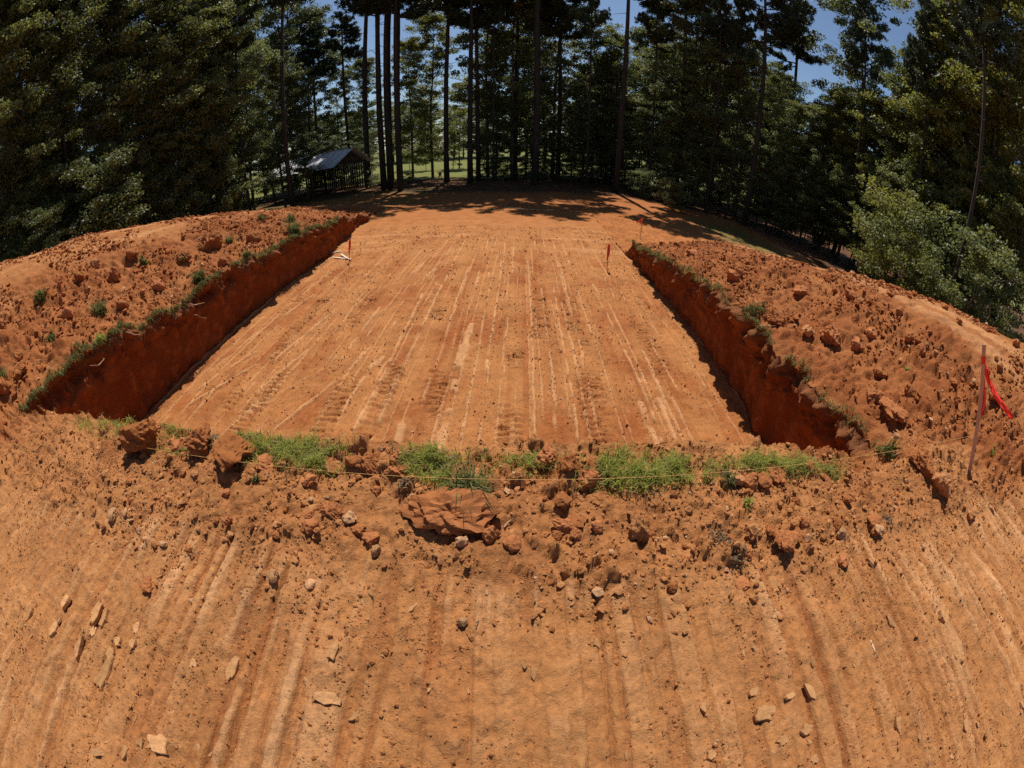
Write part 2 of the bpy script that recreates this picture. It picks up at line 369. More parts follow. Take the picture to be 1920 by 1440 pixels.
class MB:
    """collects simple solids into one mesh"""
    def __init__(s): s.V = []; s.F = []; s.n = 0
    def add(s, v, f):
        s.V.append(np.asarray(v, float))
        for q in f: s.F.append(tuple(int(i) + s.n for i in q))
        s.n += len(v)
    def box(s, c, size, R=None):
        x, y, z = [k / 2 for k in size]
        v = np.array([[-x, -y, -z], [x, -y, -z], [x, y, -z], [-x, y, -z], [-x, -y, z], [x, -y, z], [x, y, z], [-x, y, z]])
        if R is not None: v = v @ np.asarray(R).T
        s.add(v + np.asarray(c), [(0, 3, 2, 1), (4, 5, 6, 7), (0, 1, 5, 4), (1, 2, 6, 5), (2, 3, 7, 6), (3, 0, 4, 7)])
        return s
    def tube(s, pts, rad, n=6, cap=True):
        pts = np.asarray(pts, float); m = len(pts)
        rad = np.broadcast_to(rad, (m,))
        rows = []
        for i in range(m):
            t = pts[min(i + 1, m - 1)] - pts[max(i - 1, 0)]; t = t / (np.linalg.norm(t) + 1e-9)
            u = np.cross(t, [0.13, 0.9, 0.21] if abs(t[1]) < 0.9 else [1, 0, 0]); u /= np.linalg.norm(u); w = np.cross(t, u)
            a = np.arange(n) * 2 * math.pi / n
            rows.append(pts[i] + rad[i] * (np.cos(a)[:, None] * u + np.sin(a)[:, None] * w))
        v = np.concatenate(rows); f = []
        for i in range(m - 1):
            for j in range(n):
                f.append((i * n + j, i * n + (j + 1) % n, (i + 1) * n + (j + 1) % n, (i + 1) * n + j))
        if cap:
            f.append(tuple(range(n))[::-1]); f.append(tuple((m - 1) * n + j for j in range(n)))
        s.add(v, f); return s
    def mesh(s, name, mat, smooth=False):
        me = bpy.data.meshes.new(name)
        me.from_pydata(np.concatenate(s.V).tolist(), [], s.F)
        if smooth: me.polygons.foreach_set('use_smooth', np.full(len(me.polygons), True, dtype=bool))
        me.materials.append(mat); me.update()
        return me
    def build(s, name, mat, parent=None, smooth=False): return obj(name, s.mesh(name, mat, smooth), parent)

# ------------------------------------------------------------------ materials
def mat_new(name):
    m = bpy.data.materials.new(name); m.use_nodes = True
    nt = m.node_tree; return m, nt, nt.nodes, nt.links, nt.nodes['Principled BSDF']
def mat_soil(name, bump=0.5, tint=(1, 1, 1), attr=True, base=(0.4, 0.15, 0.05)):
    m, nt, N, L, P = mat_new(name)
    P.inputs['Roughness'].default_value = 0.95
    P.inputs['Specular IOR Level'].default_value = 0.15
    tc = N.new('ShaderNodeTexCoord')
    n1 = N.new('ShaderNodeTexNoise'); n1.inputs['Scale'].default_value = 26; n1.inputs['Detail'].default_value = 8; n1.inputs['Roughness'].default_value = 0.7
    n2 = N.new('ShaderNodeTexNoise'); n2.inputs['Scale'].default_value = 2.2; n2.inputs['Detail'].default_value = 6
    L.new(tc.outputs['Object'], n1.inputs['Vector']); L.new(tc.outputs['Object'], n2.inputs['Vector'])
    if attr:
        a = N.new('ShaderNodeAttribute'); a.attribute_name = 'soil'; src = a.outputs['Color']
    else:
        oi = N.new('ShaderNodeObjectInfo')
        r0 = N.new('ShaderNodeValToRGB'); r0.color_ramp.elements[0].color = (*[b * 0.78 for b in base], 1); r0.color_ramp.elements[1].color = (*[min(1, b * 1.2 + 0.02) for b in base], 1)
        L.new(oi.outputs['Random'], r0.inputs[0]); src = r0.outputs[0]
    r1 = N.new('ShaderNodeMapRange'); r1.inputs['From Min'].default_value = 0.3; r1.inputs['From Max'].default_value = 0.7; r1.inputs['To Min'].default_value = 0.74; r1.inputs['To Max'].default_value = 1.26
    L.new(n1.outputs['Fac'], r1.inputs['Value'])
    r2 = N.new('ShaderNodeMapRange'); r2.inputs['From Min'].default_value = 0.3; r2.inputs['From Max'].default_value = 0.7; r2.inputs['To Min'].default_value = 0.88; r2.inputs['To Max'].default_value = 1.12
    L.new(n2.outputs['Fac'], r2.inputs['Value'])
    mu = N.new('ShaderNodeMath'); mu.operation = 'MULTIPLY'; L.new(r1.outputs[0], mu.inputs[0]); L.new(r2.outputs[0], mu.inputs[1])
    vm = N.new('ShaderNodeVectorMath'); vm.operation = 'SCALE'; L.new(src, vm.inputs[0]); L.new(mu.outputs[0], vm.inputs['Scale'])
    L.new(vm.outputs[0], P.inputs['Base Color'])
    n3 = N.new('ShaderNodeTexNoise'); n3.inputs['Scale'].default_value = 38; n3.inputs['Detail'].default_value = 9; n3.inputs['Roughness'].default_value = 0.72
    L.new(tc.outputs['Object'], n3.inputs['Vector'])
    bp = N.new('ShaderNodeBump'); bp.inputs['Strength'].default_value = bump; bp.inputs['Distance'].default_value = 0.04
    L.new(n3.outputs['Fac'], bp.inputs['Height']); L.new(bp.outputs[0], P.inputs['Normal'])
    return m
def mat_leaf(name, c0, c1, trans, tmix=0.35, rough=0.42, spec=0.5):
    m, nt, N, L, P = mat_new(name)
    a = N.new('ShaderNodeAttribute'); a.attribute_name = 'soil'
    oi = N.new('ShaderNodeObjectInfo')
    ad = N.new('ShaderNodeMath'); ad.operation = 'MULTIPLY_ADD'; ad.inputs[1].default_value = 0.3; L.new(oi.outputs['Random'], ad.inputs[0])
    sep = N.new('ShaderNodeSeparateColor'); L.new(a.outputs['Color'], sep.inputs[0]); 
    sc_ = N.new('ShaderNodeMath'); sc_.operation = 'MULTIPLY'; sc_.inputs[1].default_value = 0.8; L.new(sep.outputs[0], sc_.inputs[0]); L.new(sc_.outputs[0], ad.inputs[2])
    mx = N.new('ShaderNodeMix'); mx.data_type = 'RGBA'; mx.inputs[6].default_value = (*c0, 1); mx.inputs[7].default_value = (*c1, 1)
    L.new(ad.outputs[0], mx.inputs[0]); L.new(mx.outputs[2], P.inputs['Base Color'])
    P.inputs['Roughness'].default_value = rough
    P.inputs['Specular IOR Level'].default_value = spec
    tr = N.new('ShaderNodeBsdfTranslucent')
    vm = N.new('ShaderNodeMix'); vm.data_type = 'RGBA'; vm.inputs[0].default_value = 0.6; vm.inputs[7].default_value = (*trans, 1); L.new(mx.outputs[2], vm.inputs[6])
    L.new(vm.outputs[2], tr.inputs['Color'])
    ms = N.new('ShaderNodeMixShader'); ms.inputs[0].default_value = tmix
    L.new(P.outputs[0], ms.inputs[1]); L.new(tr.outputs[0], ms.inputs[2]); L.new(ms.outputs[0], N['Material Output'].inputs[0])
    return m
def mat_plain(name, c, rough=0.6, metal=0.0, var=0.25, scale=8.0, stretch=None, bump=0.0):
    m, nt, N, L, P = mat_new(name)
    P.inputs['Roughness'].default_value = rough; P.inputs['Metallic'].default_value = metal
    tc = N.new('ShaderNodeTexCoord'); mp = N.new('ShaderNodeMapping'); L.new(tc.outputs['Object'], mp.inputs[0])
    if stretch: mp.inputs['Scale'].default_value = stretch
    n = N.new('ShaderNodeTexNoise'); n.inputs['Scale'].default_value = scale; n.inputs['Detail'].default_value = 6; L.new(mp.outputs[0], n.inputs['Vector'])
    r = N.new('ShaderNodeMapRange'); r.inputs['From Min'].default_value = 0.3; r.inputs['From Max'].default_value = 0.7; r.inputs['To Min'].default_value = 1 - var; r.inputs['To Max'].default_value = 1 + var
    L.new(n.outputs['Fac'], r.inputs['Value'])
    vm = N.new('ShaderNodeVectorMath'); vm.operation = 'SCALE'; vm.inputs[0].default_value = c; L.new(r.outputs[0], vm.inputs['Scale']); L.new(vm.outputs[0], P.inputs['Base Color'])
    if bump:
        bp = N.new('ShaderNodeBump'); bp.inputs['Strength'].default_value = bump; bp.inputs['Distance'].default_value = 0.02; L.new(n.outputs['Fac'], bp.inputs['Height']); L.new(bp.outputs[0], P.inputs['Normal'])
    return m
MS = mat_soil('red_clay_soil', 0.75)
MC = mat_soil('red_clay_clod', 0.5, attr=False, base=(0.40, 0.14, 0.042))
MCD = mat_soil('tan_clay_clod', 0.5, attr=False, base=(0.47, 0.205, 0.075))
MCY = mat_soil('pressed_clay_plate', 0.6, attr=False, base=(0.50, 0.25, 0.10))
MCP = mat_soil('pale_stone', 0.35, attr=False, base=(0.45, 0.235, 0.108))
MBARK = mat_plain('pine_bark', (0.042, 0.03, 0.022), 0.9, 0, 0.5, 6, (1, 1, 0.25), 0.8)
MBARK2 = mat_plain('grey_brown_bark', (0.10, 0.078, 0.055), 0.9, 0, 0.4, 5, (1, 1, 0.3), 0.5)
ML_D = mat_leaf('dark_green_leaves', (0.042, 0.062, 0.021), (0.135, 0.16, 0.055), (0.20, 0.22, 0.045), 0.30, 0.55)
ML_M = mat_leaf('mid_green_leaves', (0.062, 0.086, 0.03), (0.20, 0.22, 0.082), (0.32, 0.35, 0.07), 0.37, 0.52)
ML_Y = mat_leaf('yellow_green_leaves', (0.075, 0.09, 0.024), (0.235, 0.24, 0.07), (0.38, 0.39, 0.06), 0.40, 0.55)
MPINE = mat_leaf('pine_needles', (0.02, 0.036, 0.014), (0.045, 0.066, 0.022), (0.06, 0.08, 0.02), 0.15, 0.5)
MGR = mat_leaf('green_grass', (0.20, 0.24, 0.045), (0.40, 0.40, 0.11), (0.60, 0.62, 0.11), 0.45, 0.75, 0.12)
MGRD = mat_leaf('dull_turf_grass', (0.085, 0.095, 0.03), (0.20, 0.20, 0.075), (0.22, 0.24, 0.05), 0.35, 0.75, 0.12)
MGRY = mat_leaf('dry_weed', (0.17, 0.105, 0.06), (0.34, 0.23, 0.13), (0.34, 0.22, 0.11), 0.3, 0.8, 0.05)

# ------------------------------------------------------------------ ground, banks, pit floor
def lines(*segs):
    """graded grid lines: segs (start, stop, step0, step1)"""
    out = []
    for a, b, s0, s1 in segs:
        p = a
        while p < b - 1e-6:
            out.append(p); p += s0 + (s1 - s0) * (p - a) / (b - a)
    out.append(segs[-1][1]); return np.array(out)
def patch(xs2d, ys2d, fn, drop=0.0):
    z, c = fn(xs2d, ys2d, True)
    V = np.stack([xs2d, ys2d, z - drop], -1).reshape(-1, 3)
    return V, quads(*xs2d.shape), c.reshape(-1, 3)
def join(parts):
    V = []; F = []; C = []; n = 0
    for v, f, c in parts:
        V.append(v); F.append(f + n); C.append(c); n += len(v)
    return np.concatenate(V), np.concatenate(F), np.concatenate(C)
parts = []
gx = lines((-20, -6, 0.22, 0.05), (-6, -2.6, 0.034, 0.0105), (-2.6, 2.6, 0.0100, 0.0100), (2.6, 6, 0.0105, 0.034), (6, 14, 0.05, 0.2))
gv = lines((-5, -1.8, 0.16, 0.03), (-1.8, -0.4, 0.04, 0.024), (-0.4, 2.1, 0.022, 0.017)); gv = (gv + 5) / 7.1
X, Vv = np.meshgrid(gx, gv, indexing='ij')
yn = np.where(X < -7.2, 1.66, np.where(X > 3.84, 2.2, YN(X)))
parts.append(patch(X, -5 + Vv * (yn + 0.012 + 5), Tbank))
fx = lines((-20.05, 14.05, 0.22, 0.22)); fy = lines((23.0, 50, 0.14, 0.45))
parts.append(patch(*np.meshgrid(fx, fy, indexing='ij'), Tbank))
big = lambda a, b, s: lines((a, b, s, s))
far_ = np.concatenate([-np.geomspace(400, 62, 14), big(-60, 60, 1.5), np.geomspace(62, 400, 14)])
def outer(xs, ys): parts.append(patch(*np.meshgrid(xs, ys, indexing='ij'), Tbank))
outer(np.concatenate([-np.geomspace(400, 62, 12), big(-60, -19.95, 0.8)]), np.concatenate([-np.geomspace(400, 42, 10), big(-40, 50, 0.8)]))
outer(np.concatenate([big(13.95, 60, 0.8), np.geomspace(62, 400, 12)]), np.concatenate([-np.geomspace(400, 42, 10), big(-40, 50, 0.8)]))
outer(big(-20, 14, 0.8), np.concatenate([-np.geomspace(400, 42, 10), big(-40, -4.95, 0.8)]))
outer(far_, np.concatenate([big(49.9, 110, 1.5), np.geomspace(112, 500, 12)]))
V, F, C = join(parts)
tag(obj('ground', mesh_np('ground', V, F, MS, C)), kind='structure')

ly = lines((1.655, 7, 0.03, 0.04), (7, 14, 0.04, 0.07), (14, 23.05, 0.07, 0.16))
lu = lines((0, 0.45, 0.0028, 0.004), (0.45, 1.0, 0.004, 0.012))
U, Y = np.meshgrid(lu, ly, indexing='ij')
xr = XL(Y) + 0.01
X = xr + U * (-20.02 - xr)
V, F, C = patch(X, Y, Tbank)
tag(obj('earth_bank', mesh_np('earth_bank', V, F[:, ::-1], MS, C)), kind='structure')
ry = lines((2.19, 7, 0.03, 0.04), (7, 14, 0.04, 0.07), (14, 23.05, 0.08, 0.16))
ru = lines((0, 0.5, 0.0038, 0.0045), (0.5, 1.0, 0.0045, 0.016))
U, Y = np.meshgrid(ru, ry, indexing='ij')
xl = XR(Y) - 0.01
V, F, C = patch(xl + U * (14.02 - xl), Y, Tbank)
tag(obj('earth_bank', mesh_np('earth_bank', V, F, MS, C)), kind='structure')
py_ = lines((0, 0.35, 0.0016, 0.0020), (0.35, 1.0, 0.0022, 0.008))
pu = np.linspace(0, 1, 560)
U, W = np.meshgrid(pu, py_, indexing='ij')
xa = XL(1.7 + W * 21.4) - 0.34; xb = XR(1.7 + W * 21.4) + 0.34 * (1 - sst(0.50, 0.56, W)) + 0.02
X = xa + U * (xb - xa)
y0 = YN(X) - 0.05
Y = y0 + W * (23.06 - y0)
V, F, C = patch(X, Y, Tfloor)
tag(obj('pit_floor', mesh_np('pit_floor', V, F, MS, C)), kind='structure')

# ------------------------------------------------------------------ walls of the cut
def wall(side, ys, nt_=70):
    t = np.linspace(0, 1, nt_)
    Y, Tt = np.meshgrid(ys, t, indexing='ij')
    xr = XL(Y) if side < 0 else XR(Y)
    zt = Tbank(xr, Y); zb = -0.03
    z = zt + (zb - zt) * Tt
    hgt = np.clip(zt - zb, 0.02, 9)
    s = 1 if side < 0 else -1                      # towards the pit
    n1 = fbm(Y * 1.6, z * 1.6 + 40 * side, 4, 201); n2 = fbm(Y * 6, z * 6 + 40 * side, 4, 202)
    lump = bumps(Y, z + 30 * side, 0.38, 0.6, 203, 0.2, 0.55, 0.7); lump2 = bumps(Y, z + 30 * side, 0.13, 0.5, 204, 0.2, 0.55, 0.7)
    depth = Tt * hgt
    upper = 1 - sst(0.30, 0.75, depth + 0.35 * fbm(Y * 0.8, Y * 0 + 2.0 * side, 3, 205))
    scrape = vn(Y * 1.3 + z * 0.6, z * 9 - Y * 0.5, 206)
    n3 = fbm(Y * 3.1 + 7, z * 2.2 + 40 * side, 5, 207, 0.6)
    chunk = sst(-0.1, 0.3, fbm(Y * 0.9, z * 0.9 + 3 * side, 2, 208))
    off = -0.17 * sst(0.0, 0.9, Tt) * hgt / 1.6 - 0.02 * sst(0.0, 0.22, depth) * upper + upper * (0.14 * n1 + 0.34 * n3 + lump * 1.3 * chunk + lump2 * 0.8 + 0.07 * n2) * sst(0.0, 0.12, depth)
    off = off + (1 - upper) * (0.03 * n1 + 0.04 * n2 + 0.02 * scrape + 0.016 * vn(Y * 8.5 + 0.8 * z, z * 0.9 + 3 * side, 209) + 0.15 * lump2 * sst(0.0, 0.4, n1))
    off = off * np.clip(hgt / 0.5, 0, 1)
    X = xr + s * off
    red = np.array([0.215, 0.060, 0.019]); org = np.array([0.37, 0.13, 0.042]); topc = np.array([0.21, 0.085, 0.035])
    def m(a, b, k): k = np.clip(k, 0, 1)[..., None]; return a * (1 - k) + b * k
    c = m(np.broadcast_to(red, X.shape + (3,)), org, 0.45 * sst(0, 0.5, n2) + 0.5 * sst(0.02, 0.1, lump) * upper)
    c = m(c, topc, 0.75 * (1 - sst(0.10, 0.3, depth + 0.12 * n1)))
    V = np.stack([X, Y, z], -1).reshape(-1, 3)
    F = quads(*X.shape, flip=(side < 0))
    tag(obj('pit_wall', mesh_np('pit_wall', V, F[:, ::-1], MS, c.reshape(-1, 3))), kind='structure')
wall(-1, lines((1.6, 8, 0.03, 0.04), (8, 23.0, 0.04, 0.12)))
wall(1, lines((2.12, 8, 0.03, 0.04), (8, 14.4, 0.04, 0.06)))
xs = np.linspace(-7.35, 3.95, 300); tt = np.linspace(0, 1, 20)
X, Tt = np.meshgrid(xs, tt, indexing='ij')
yn = YN(X); zt = Tbank(X, yn)
Zw = zt + (-0.03 - zt) * Tt
Yw = yn + 0.12 * Tt + 0.05 * fbm(X * 2, Zw * 2, 4, 211) * sst(0, 0.1, Tt)
cw = np.broadcast_to(np.array([0.37, 0.105, 0.03]), (X.size, 3))
tag(obj('pit_wall', mesh_np('pit_wall', np.stack([X, Yw, Zw], -1).reshape(-1, 3), quads(*X.shape, flip=True), MS, cw)), kind='structure')

# ------------------------------------------------------------------ trees
def tubes_mesh(name, segs, mat):
    """segs: list of (points, radii, sides)"""
    mb = MB()
    for p, r, n in segs: mb.tube(p, r, n)
    return mb.mesh(name, mat, True)
def leaf_cards(cent, rad, count, size, g, up=0.5, flat=0.52):
    """small folded-flat leaf diamonds scattered through clumps; returns V, F, colour"""
    Vs = []; Cs = []
    for (c, r, k) in zip(cent, rad, count):
        p = g.normal(0, 1, (k, 3)); p /= np.linalg.norm(p, axis=1)[:, None]
        p *= (g.uniform(0, 1, (k, 1)) ** 0.45) * r; p[:, 2] *= flat
        p += c
        nrm = g.normal(0, 1, (k, 3)); nrm[:, 2] += up * 2.2; nrm /= np.linalg.norm(nrm, axis=1)[:, None]
        t = np.cross(nrm, g.normal(0, 1, (k, 3))); t /= np.linalg.norm(t, axis=1)[:, None]
        b = np.cross(nrm, t)
        s = size * g.uniform(0.6, 1.35, (k, 1))
        q = np.stack([p - t * s * 0.5, p + b * s * 0.33 - nrm * s * 0.06, p + t * s * 0.5, p - b * s * 0.33 - nrm * s * 0.06], 1)
        Vs.append(q.reshape(-1, 3))
        hue = np.clip(g.normal(0.5, 0.18) + g.normal(0, 0.22, k), 0, 1)
        Cs.append(np.repeat(np.stack([hue, hue, hue], 1), 4, 0))
    V = np.concatenate(Vs); C = np.concatenate(Cs)
    return V, np.arange(len(V)).reshape(-1, 4), C
def proto_broadleaf(seed, H, cr, base, nclump, perclump, leaf, tr=0.13, open_=0.0):
    g = np.random.default_rng(seed)
    k = 9; zz = np.linspace(-0.3, H * 0.93, k)
    bend = np.cumsum(g.normal(0, 0.10, (k, 2)), 0) * np.linspace(0, 1, k)[:, None]
    tp = np.column_stack([bend, zz]); trr = tr * np.linspace(1.15, 0.12, k)
    segs = [(tp, trr, 8)]
    cent = []; rad = []; cnt = []
    def at(z): return np.array([np.interp(z, zz, tp[:, 0]), np.interp(z, zz, tp[:, 1]), z])
    nl = max(9, nclump // 4); a = g.uniform(0, 6.28)
    for q in range(nl):
        u = ((q + g.uniform(0.1, 0.9)) / nl) ** 0.9; z0 = base * 0.9 + (H * 0.97 - base * 0.9) * u
        prof = math.sin(math.pi * min(1, u * 0.84 + 0.14)) ** 0.7
        a += 2.4 + g.normal(0, 0.5)
        if g.uniform() < 0.10 + open_: continue
        L_ = cr * prof * g.uniform(0.55, 1.2) + 0.3
        rise = g.uniform(0.05, 0.55) + 0.5 * u
        s0 = at(min(z0, H * 0.92)); e0 = s0 + np.array([math.cos(a) * L_, math.sin(a) * L_, L_ * rise]); m0 = (s0 + e0) / 2 + np.array([g.normal(0, 0.1), g.normal(0, 0.1), 0.10 * L_])
        br = max(0.015, tr * 0.36 * (1 - 0.8 * u)); segs.append((np.array([s0, m0, e0]), np.array([br, br * 0.65, br * 0.2]), 5))
        nc = max(2, int(round(4.4 * g.uniform(0.7, 1.3))))
        for t_ in np.linspace(0.32, 1.04, nc):
            p0 = s0 * (1 - t_) ** 2 + 2 * m0 * t_ * (1 - t_) + e0 * t_ * t_ + g.normal(0, 0.16 * L_, 3) * np.array([1, 1, 0.45])
            cent.append(p0); rad.append((0.26 + 0.11 * cr) * g.uniform(0.6, 1.25)); cnt.append(int(perclump * g.uniform(0.5, 1.35)))
    V, F, C = leaf_cards(cent, rad, cnt, leaf, g)
    return tubes_mesh('trunk', segs, MBARK2), mesh_np('crown', V, F, ML_M, C, False)
def proto_pine(seed, H, tr, crown0):
    g = np.random.default_rng(seed)
    k = 8; zz = np.linspace(-0.4, H, k)
    bend = np.cumsum(g.normal(0, 0.09, (k, 2)), 0) * np.linspace(0, 1, k)[:, None]
    tp = np.column_stack([bend, zz]); trr = tr * np.array([1.2, 1.0, 0.93, 0.86, 0.75, 0.6, 0.4, 0.08])
    segs = [(tp, trr, 10)]
    def at(z): return np.array([np.interp(z, zz, tp[:, 0]), np.interp(z, zz, tp[:, 1]), z])
    Vs = []; Cs = []
    def clump(c, r):
        n = 46; d = g.normal(0, 1, (n, 3)); d[:, 2] += 0.5; d /= np.linalg.norm(d, axis=1)[:, None]
        L_ = r * g.uniform(0.6, 1.1, (n, 1)); w = np.cross(d, g.normal(0, 1, (n, 3))); w /= np.linalg.norm(w, axis=1)[:, None]
        b = c + d * 0.03
        Vs.append(np.stack([b - w * 0.018, b + w * 0.018, b + d * L_ + w * 0.03, b + d * L_ - w * 0.03], 1).reshape(-1, 3))
        h = np.clip(g.normal(0.5, 0.25, n), 0, 1); Cs.append(np.repeat(np.stack([h, h, h], 1), 4, 0))
    z = H * 0.42
    while z < H:
        dead = z < H * crown0
        a = g.uniform(0, 2 * math.pi)
        if dead:
            if g.uniform() < 0.5:
                L_ = g.uniform(0.5, 1.8); s = at(z); e = s + np.array([math.cos(a) * L_, math.sin(a) * L_, g.uniform(-0.3, 0.5)])
                segs.append((np.array([s, (s + e) / 2 + g.normal(0, 0.08, 3), e]), np.array([0.035, 0.022, 0.008]), 4))
            z += g.uniform(0.5, 1.3); continue
        u = (z - H * crown0) / (H * (1 - crown0)); L_ = (3.6 * (1 - u) ** 0.6 + 0.5) * g.uniform(0.6, 1.15)
        s = at(z); e = s + np.array([math.cos(a) * L_, math.sin(a) * L_, L_ * g.uniform(0.05, 0.4)])
        m_ = (s + e) / 2 + np.array([0, 0, -0.1 * L_])
        br = 0.075 * (1 - u) + 0.02
        segs.append((np.array([s, m_, e]), np.array([br, br * 0.7, 0.014]), 5))
        for q in np.linspace(0.4, 1.0, max(3, int(L_ * 2.6))):
            p0 = s * (1 - q) ** 2 + 2 * m_ * q * (1 - q) + e * q * q
            for _ in range(4): clump(p0 + g.normal(0, 0.32, 3) * np.array([1, 1, 0.6]), g.uniform(0.22, 0.4))
        z += g.uniform(0.16, 0.4)
    V = np.concatenate(Vs); C = np.concatenate(Cs)
    return tubes_mesh('trunk', segs, MBARK), mesh_np('crown', V, np.arange(len(V)).reshape(-1, 4), MPINE, C, False)

PB = [proto_broadleaf(11, 16, 3.3, 3.2, 290, 130, 0.155), proto_broadleaf(12, 16, 2.8, 2.2, 290, 130, 0.155), proto_broadleaf(13, 16, 3.7, 4.5, 270, 130, 0.16), proto_broadleaf(14, 16, 3.0, 1.5, 300, 130, 0.15),
      proto_broadleaf(15, 16, 2.6, 3.0, 230, 120, 0.16, 0.11, 0.12)]
PY = [proto_broadleaf(21, 7, 1.9, 1.0, 150, 110, 0.115, 0.06, 0.05), proto_broadleaf(22, 7, 1.6, 0.8, 140, 110, 0.115, 0.05, 0.1)]
PSH = [proto_broadleaf(31, 2.4, 1.2, 0.25, 64, 120, 0.085, 0.03, 0.0), proto_broadleaf(32, 2.4, 1.0, 0.2, 56, 120, 0.085, 0.03, 0.05)]
PP = [proto_pine(41, 27, 0.27, 0.66), proto_pine(42, 27, 0.25, 0.70), proto_pine(43, 27, 0.24, 0.62)]
BH = {'b': (PB, 16.0), 'y': (PY, 7.0), 's': (PSH, 2.4), 'p': (PP, 27.0)}
def tree(kind, k, az, r, height, label, group=None, mat=None, name='leafy_tree', cat='tree', wide=1.0, lean=(0, 0)):
    protos, H0 = BH[kind]
    tm, cm = protos[k % len(protos)]
    x, y = r * math.sin(az), r * math.cos(az)
    z = float(Zb(np.array([x]), np.array([y]))[0]) - 0.05
    e = empty(name, (x, y, z), random.uniform(0, 6.28))
    s = height / H0
    w = (s ** 0.5 if kind in 'p' else s ** 0.8) * wide
    e.scale = (w, w, s); e.rotation_euler = (lean[0], lean[1], random.uniform(0, 6.28)) if lean == (0, 0) else (lean[0], lean[1], 0.3 * k)
    obj('trunk', tm, e)
    c = obj('crown', cm, e)
    if mat:
        c.material_slots[0].link = 'OBJECT'; c.material_slots[0].material = mat
    tag(e, label, cat, group)
    return e
def tree_px(kind, k, px, r, top, label, **kw):
    az, _ = az_el(px, 345)
    _, el = az_el(px, top)
    x, y = r * math.sin(az), r * math.cos(az)
    z0 = float(Zb(np.array([x]), np.array([y]))[0])
    return tree(kind, k, az, r, CAMZ + r * math.tan(el) - z0, label, **kw)

PG = 'tall pines at the far edge of the clearing'
def pine(k, px, r, H, label, wide=1.0, lean=(0, 0)):
    az, _ = az_el(px, 345)
    tree('p', k, az, r, H, label, group=PG, name='pine_tree', wide=wide, lean=lean)
pine(0, 720, 37.5, 26, 'left trunk of the close pair of tall pines right of the shed')
pine(1, 732, 37.0, 25, 'right trunk of the close pair of tall pines right of the shed')
pine(2, 750, 35.0, 24, 'straight pine just right of the close pair beside the shed')
pine(0, 838, 41.0, 25, 'tall dark pine behind the surveying tripod')
pine(1, 882, 38.5, 26, 'left trunk of the two close pines right of the tripod')
pine(2, 897, 41.0, 25, 'right thinner trunk of the two close pines right of the tripod')
pine(0, 1003, 37.0, 27, 'thickest dark pine trunk standing at the middle of the tree line', 1.12)
pine(1, 1155, 35.5, 26, 'tall thin pine right of the middle, leaning a little to the right', 0.95, (0.0, 0.018))
pine(2, 1408, 33.0, 23, 'tall pine with bare side branches rising above the right-hand trees', 0.95)
pine(0, 1468, 41.0, 23, 'far pine whose dark top shows in the right-hand sky gap', 0.9)
pine(1, 662, 51.0, 22, 'slender pine rising behind the shed roof, leaning a little left', 0.9, (0.0, -0.03))
pine(2, 603, 56.0, 23, 'pine whose upper trunk shows left of the left-hand sky gap', 0.9)
pine(1, 543, 31.5, 23, 'slim dark trunk standing in front of the shed roof', 0.72)
pine(2, 60, 22.0, 20, 'reddish bare trunk behind the left bank near the left edge', 0.7, (0.0, -0.02))
pine(0, 965, 44, 25, 'dark pine deep in the wood left of the thickest trunk', 1.0)
pine(2, 1045, 43, 24, 'dark pine deep in the wood right of the thickest trunk', 1.0)
pine(1, 1268, 39, 25, 'tall dark pine in the dense clump left of the right-hand trees', 1.0)

pine(0, 692, 45.5, 31, 'pine added for its shade, half hidden behind the right end of the shed')  # added so that its crown shades the ground beside the shed
pine(2, 721, 46.5, 31, 'pine added for its shade in line behind the left trunk of the close pair')  # this and the next two are hidden pines added for ground shade
pine(0, 735, 49, 32, 'pine added for its shade in line behind the right trunk of the close pair')
pine(1, 752, 46, 31, 'pine added for its shade in line behind the straight pine by the pair')
SG = 'slender trunks at the edge of the wood'
for k_, px, r, H, w, lab in ((1, 320, 27, 19, 0.5, 'slender dark trunk above the middle of the left bank'), (0, 232, 25, 19, 0.45, 'slender trunk just right of the big shrub at left'), (2, 462, 31, 20, 0.5, 'slender dark trunk between the sapling and the shed'), (1, 130, 23, 19, 0.5, 'slender trunk left of the big shrub at left'), (0, 1832, 19.5, 17, 0.5, 'slim brown trunk leaning behind the crest near the right edge'), (2, 1722, 25, 18, 0.45, 'slender trunk in the yellow-green trees at right'), (1, 1600, 31, 20, 0.5, 'slender trunk under the tall column-like dark tree'), (0, 1330, 34, 21, 0.5, 'slender trunk left of the branchy pine'), (2, 1370, 33.5, 20, 0.4, 'thin trunk just left of the branchy pine'), (1, 1098, 36.5, 21, 0.5, 'slender trunk between the thickest and the leaning pine'), (2, 1215, 37.5, 22, 0.55, 'slender trunk right of the leaning pine'), (1, 925, 40, 22, 0.5, 'slender trunk right of the two close tripod pines')):
    az, _ = az_el(px, 345)
    tree('p', k_, az, r, H, lab, group=SG, name='pine_tree', wide=w)

BG = 'leafy trees along the edge of the clearing'
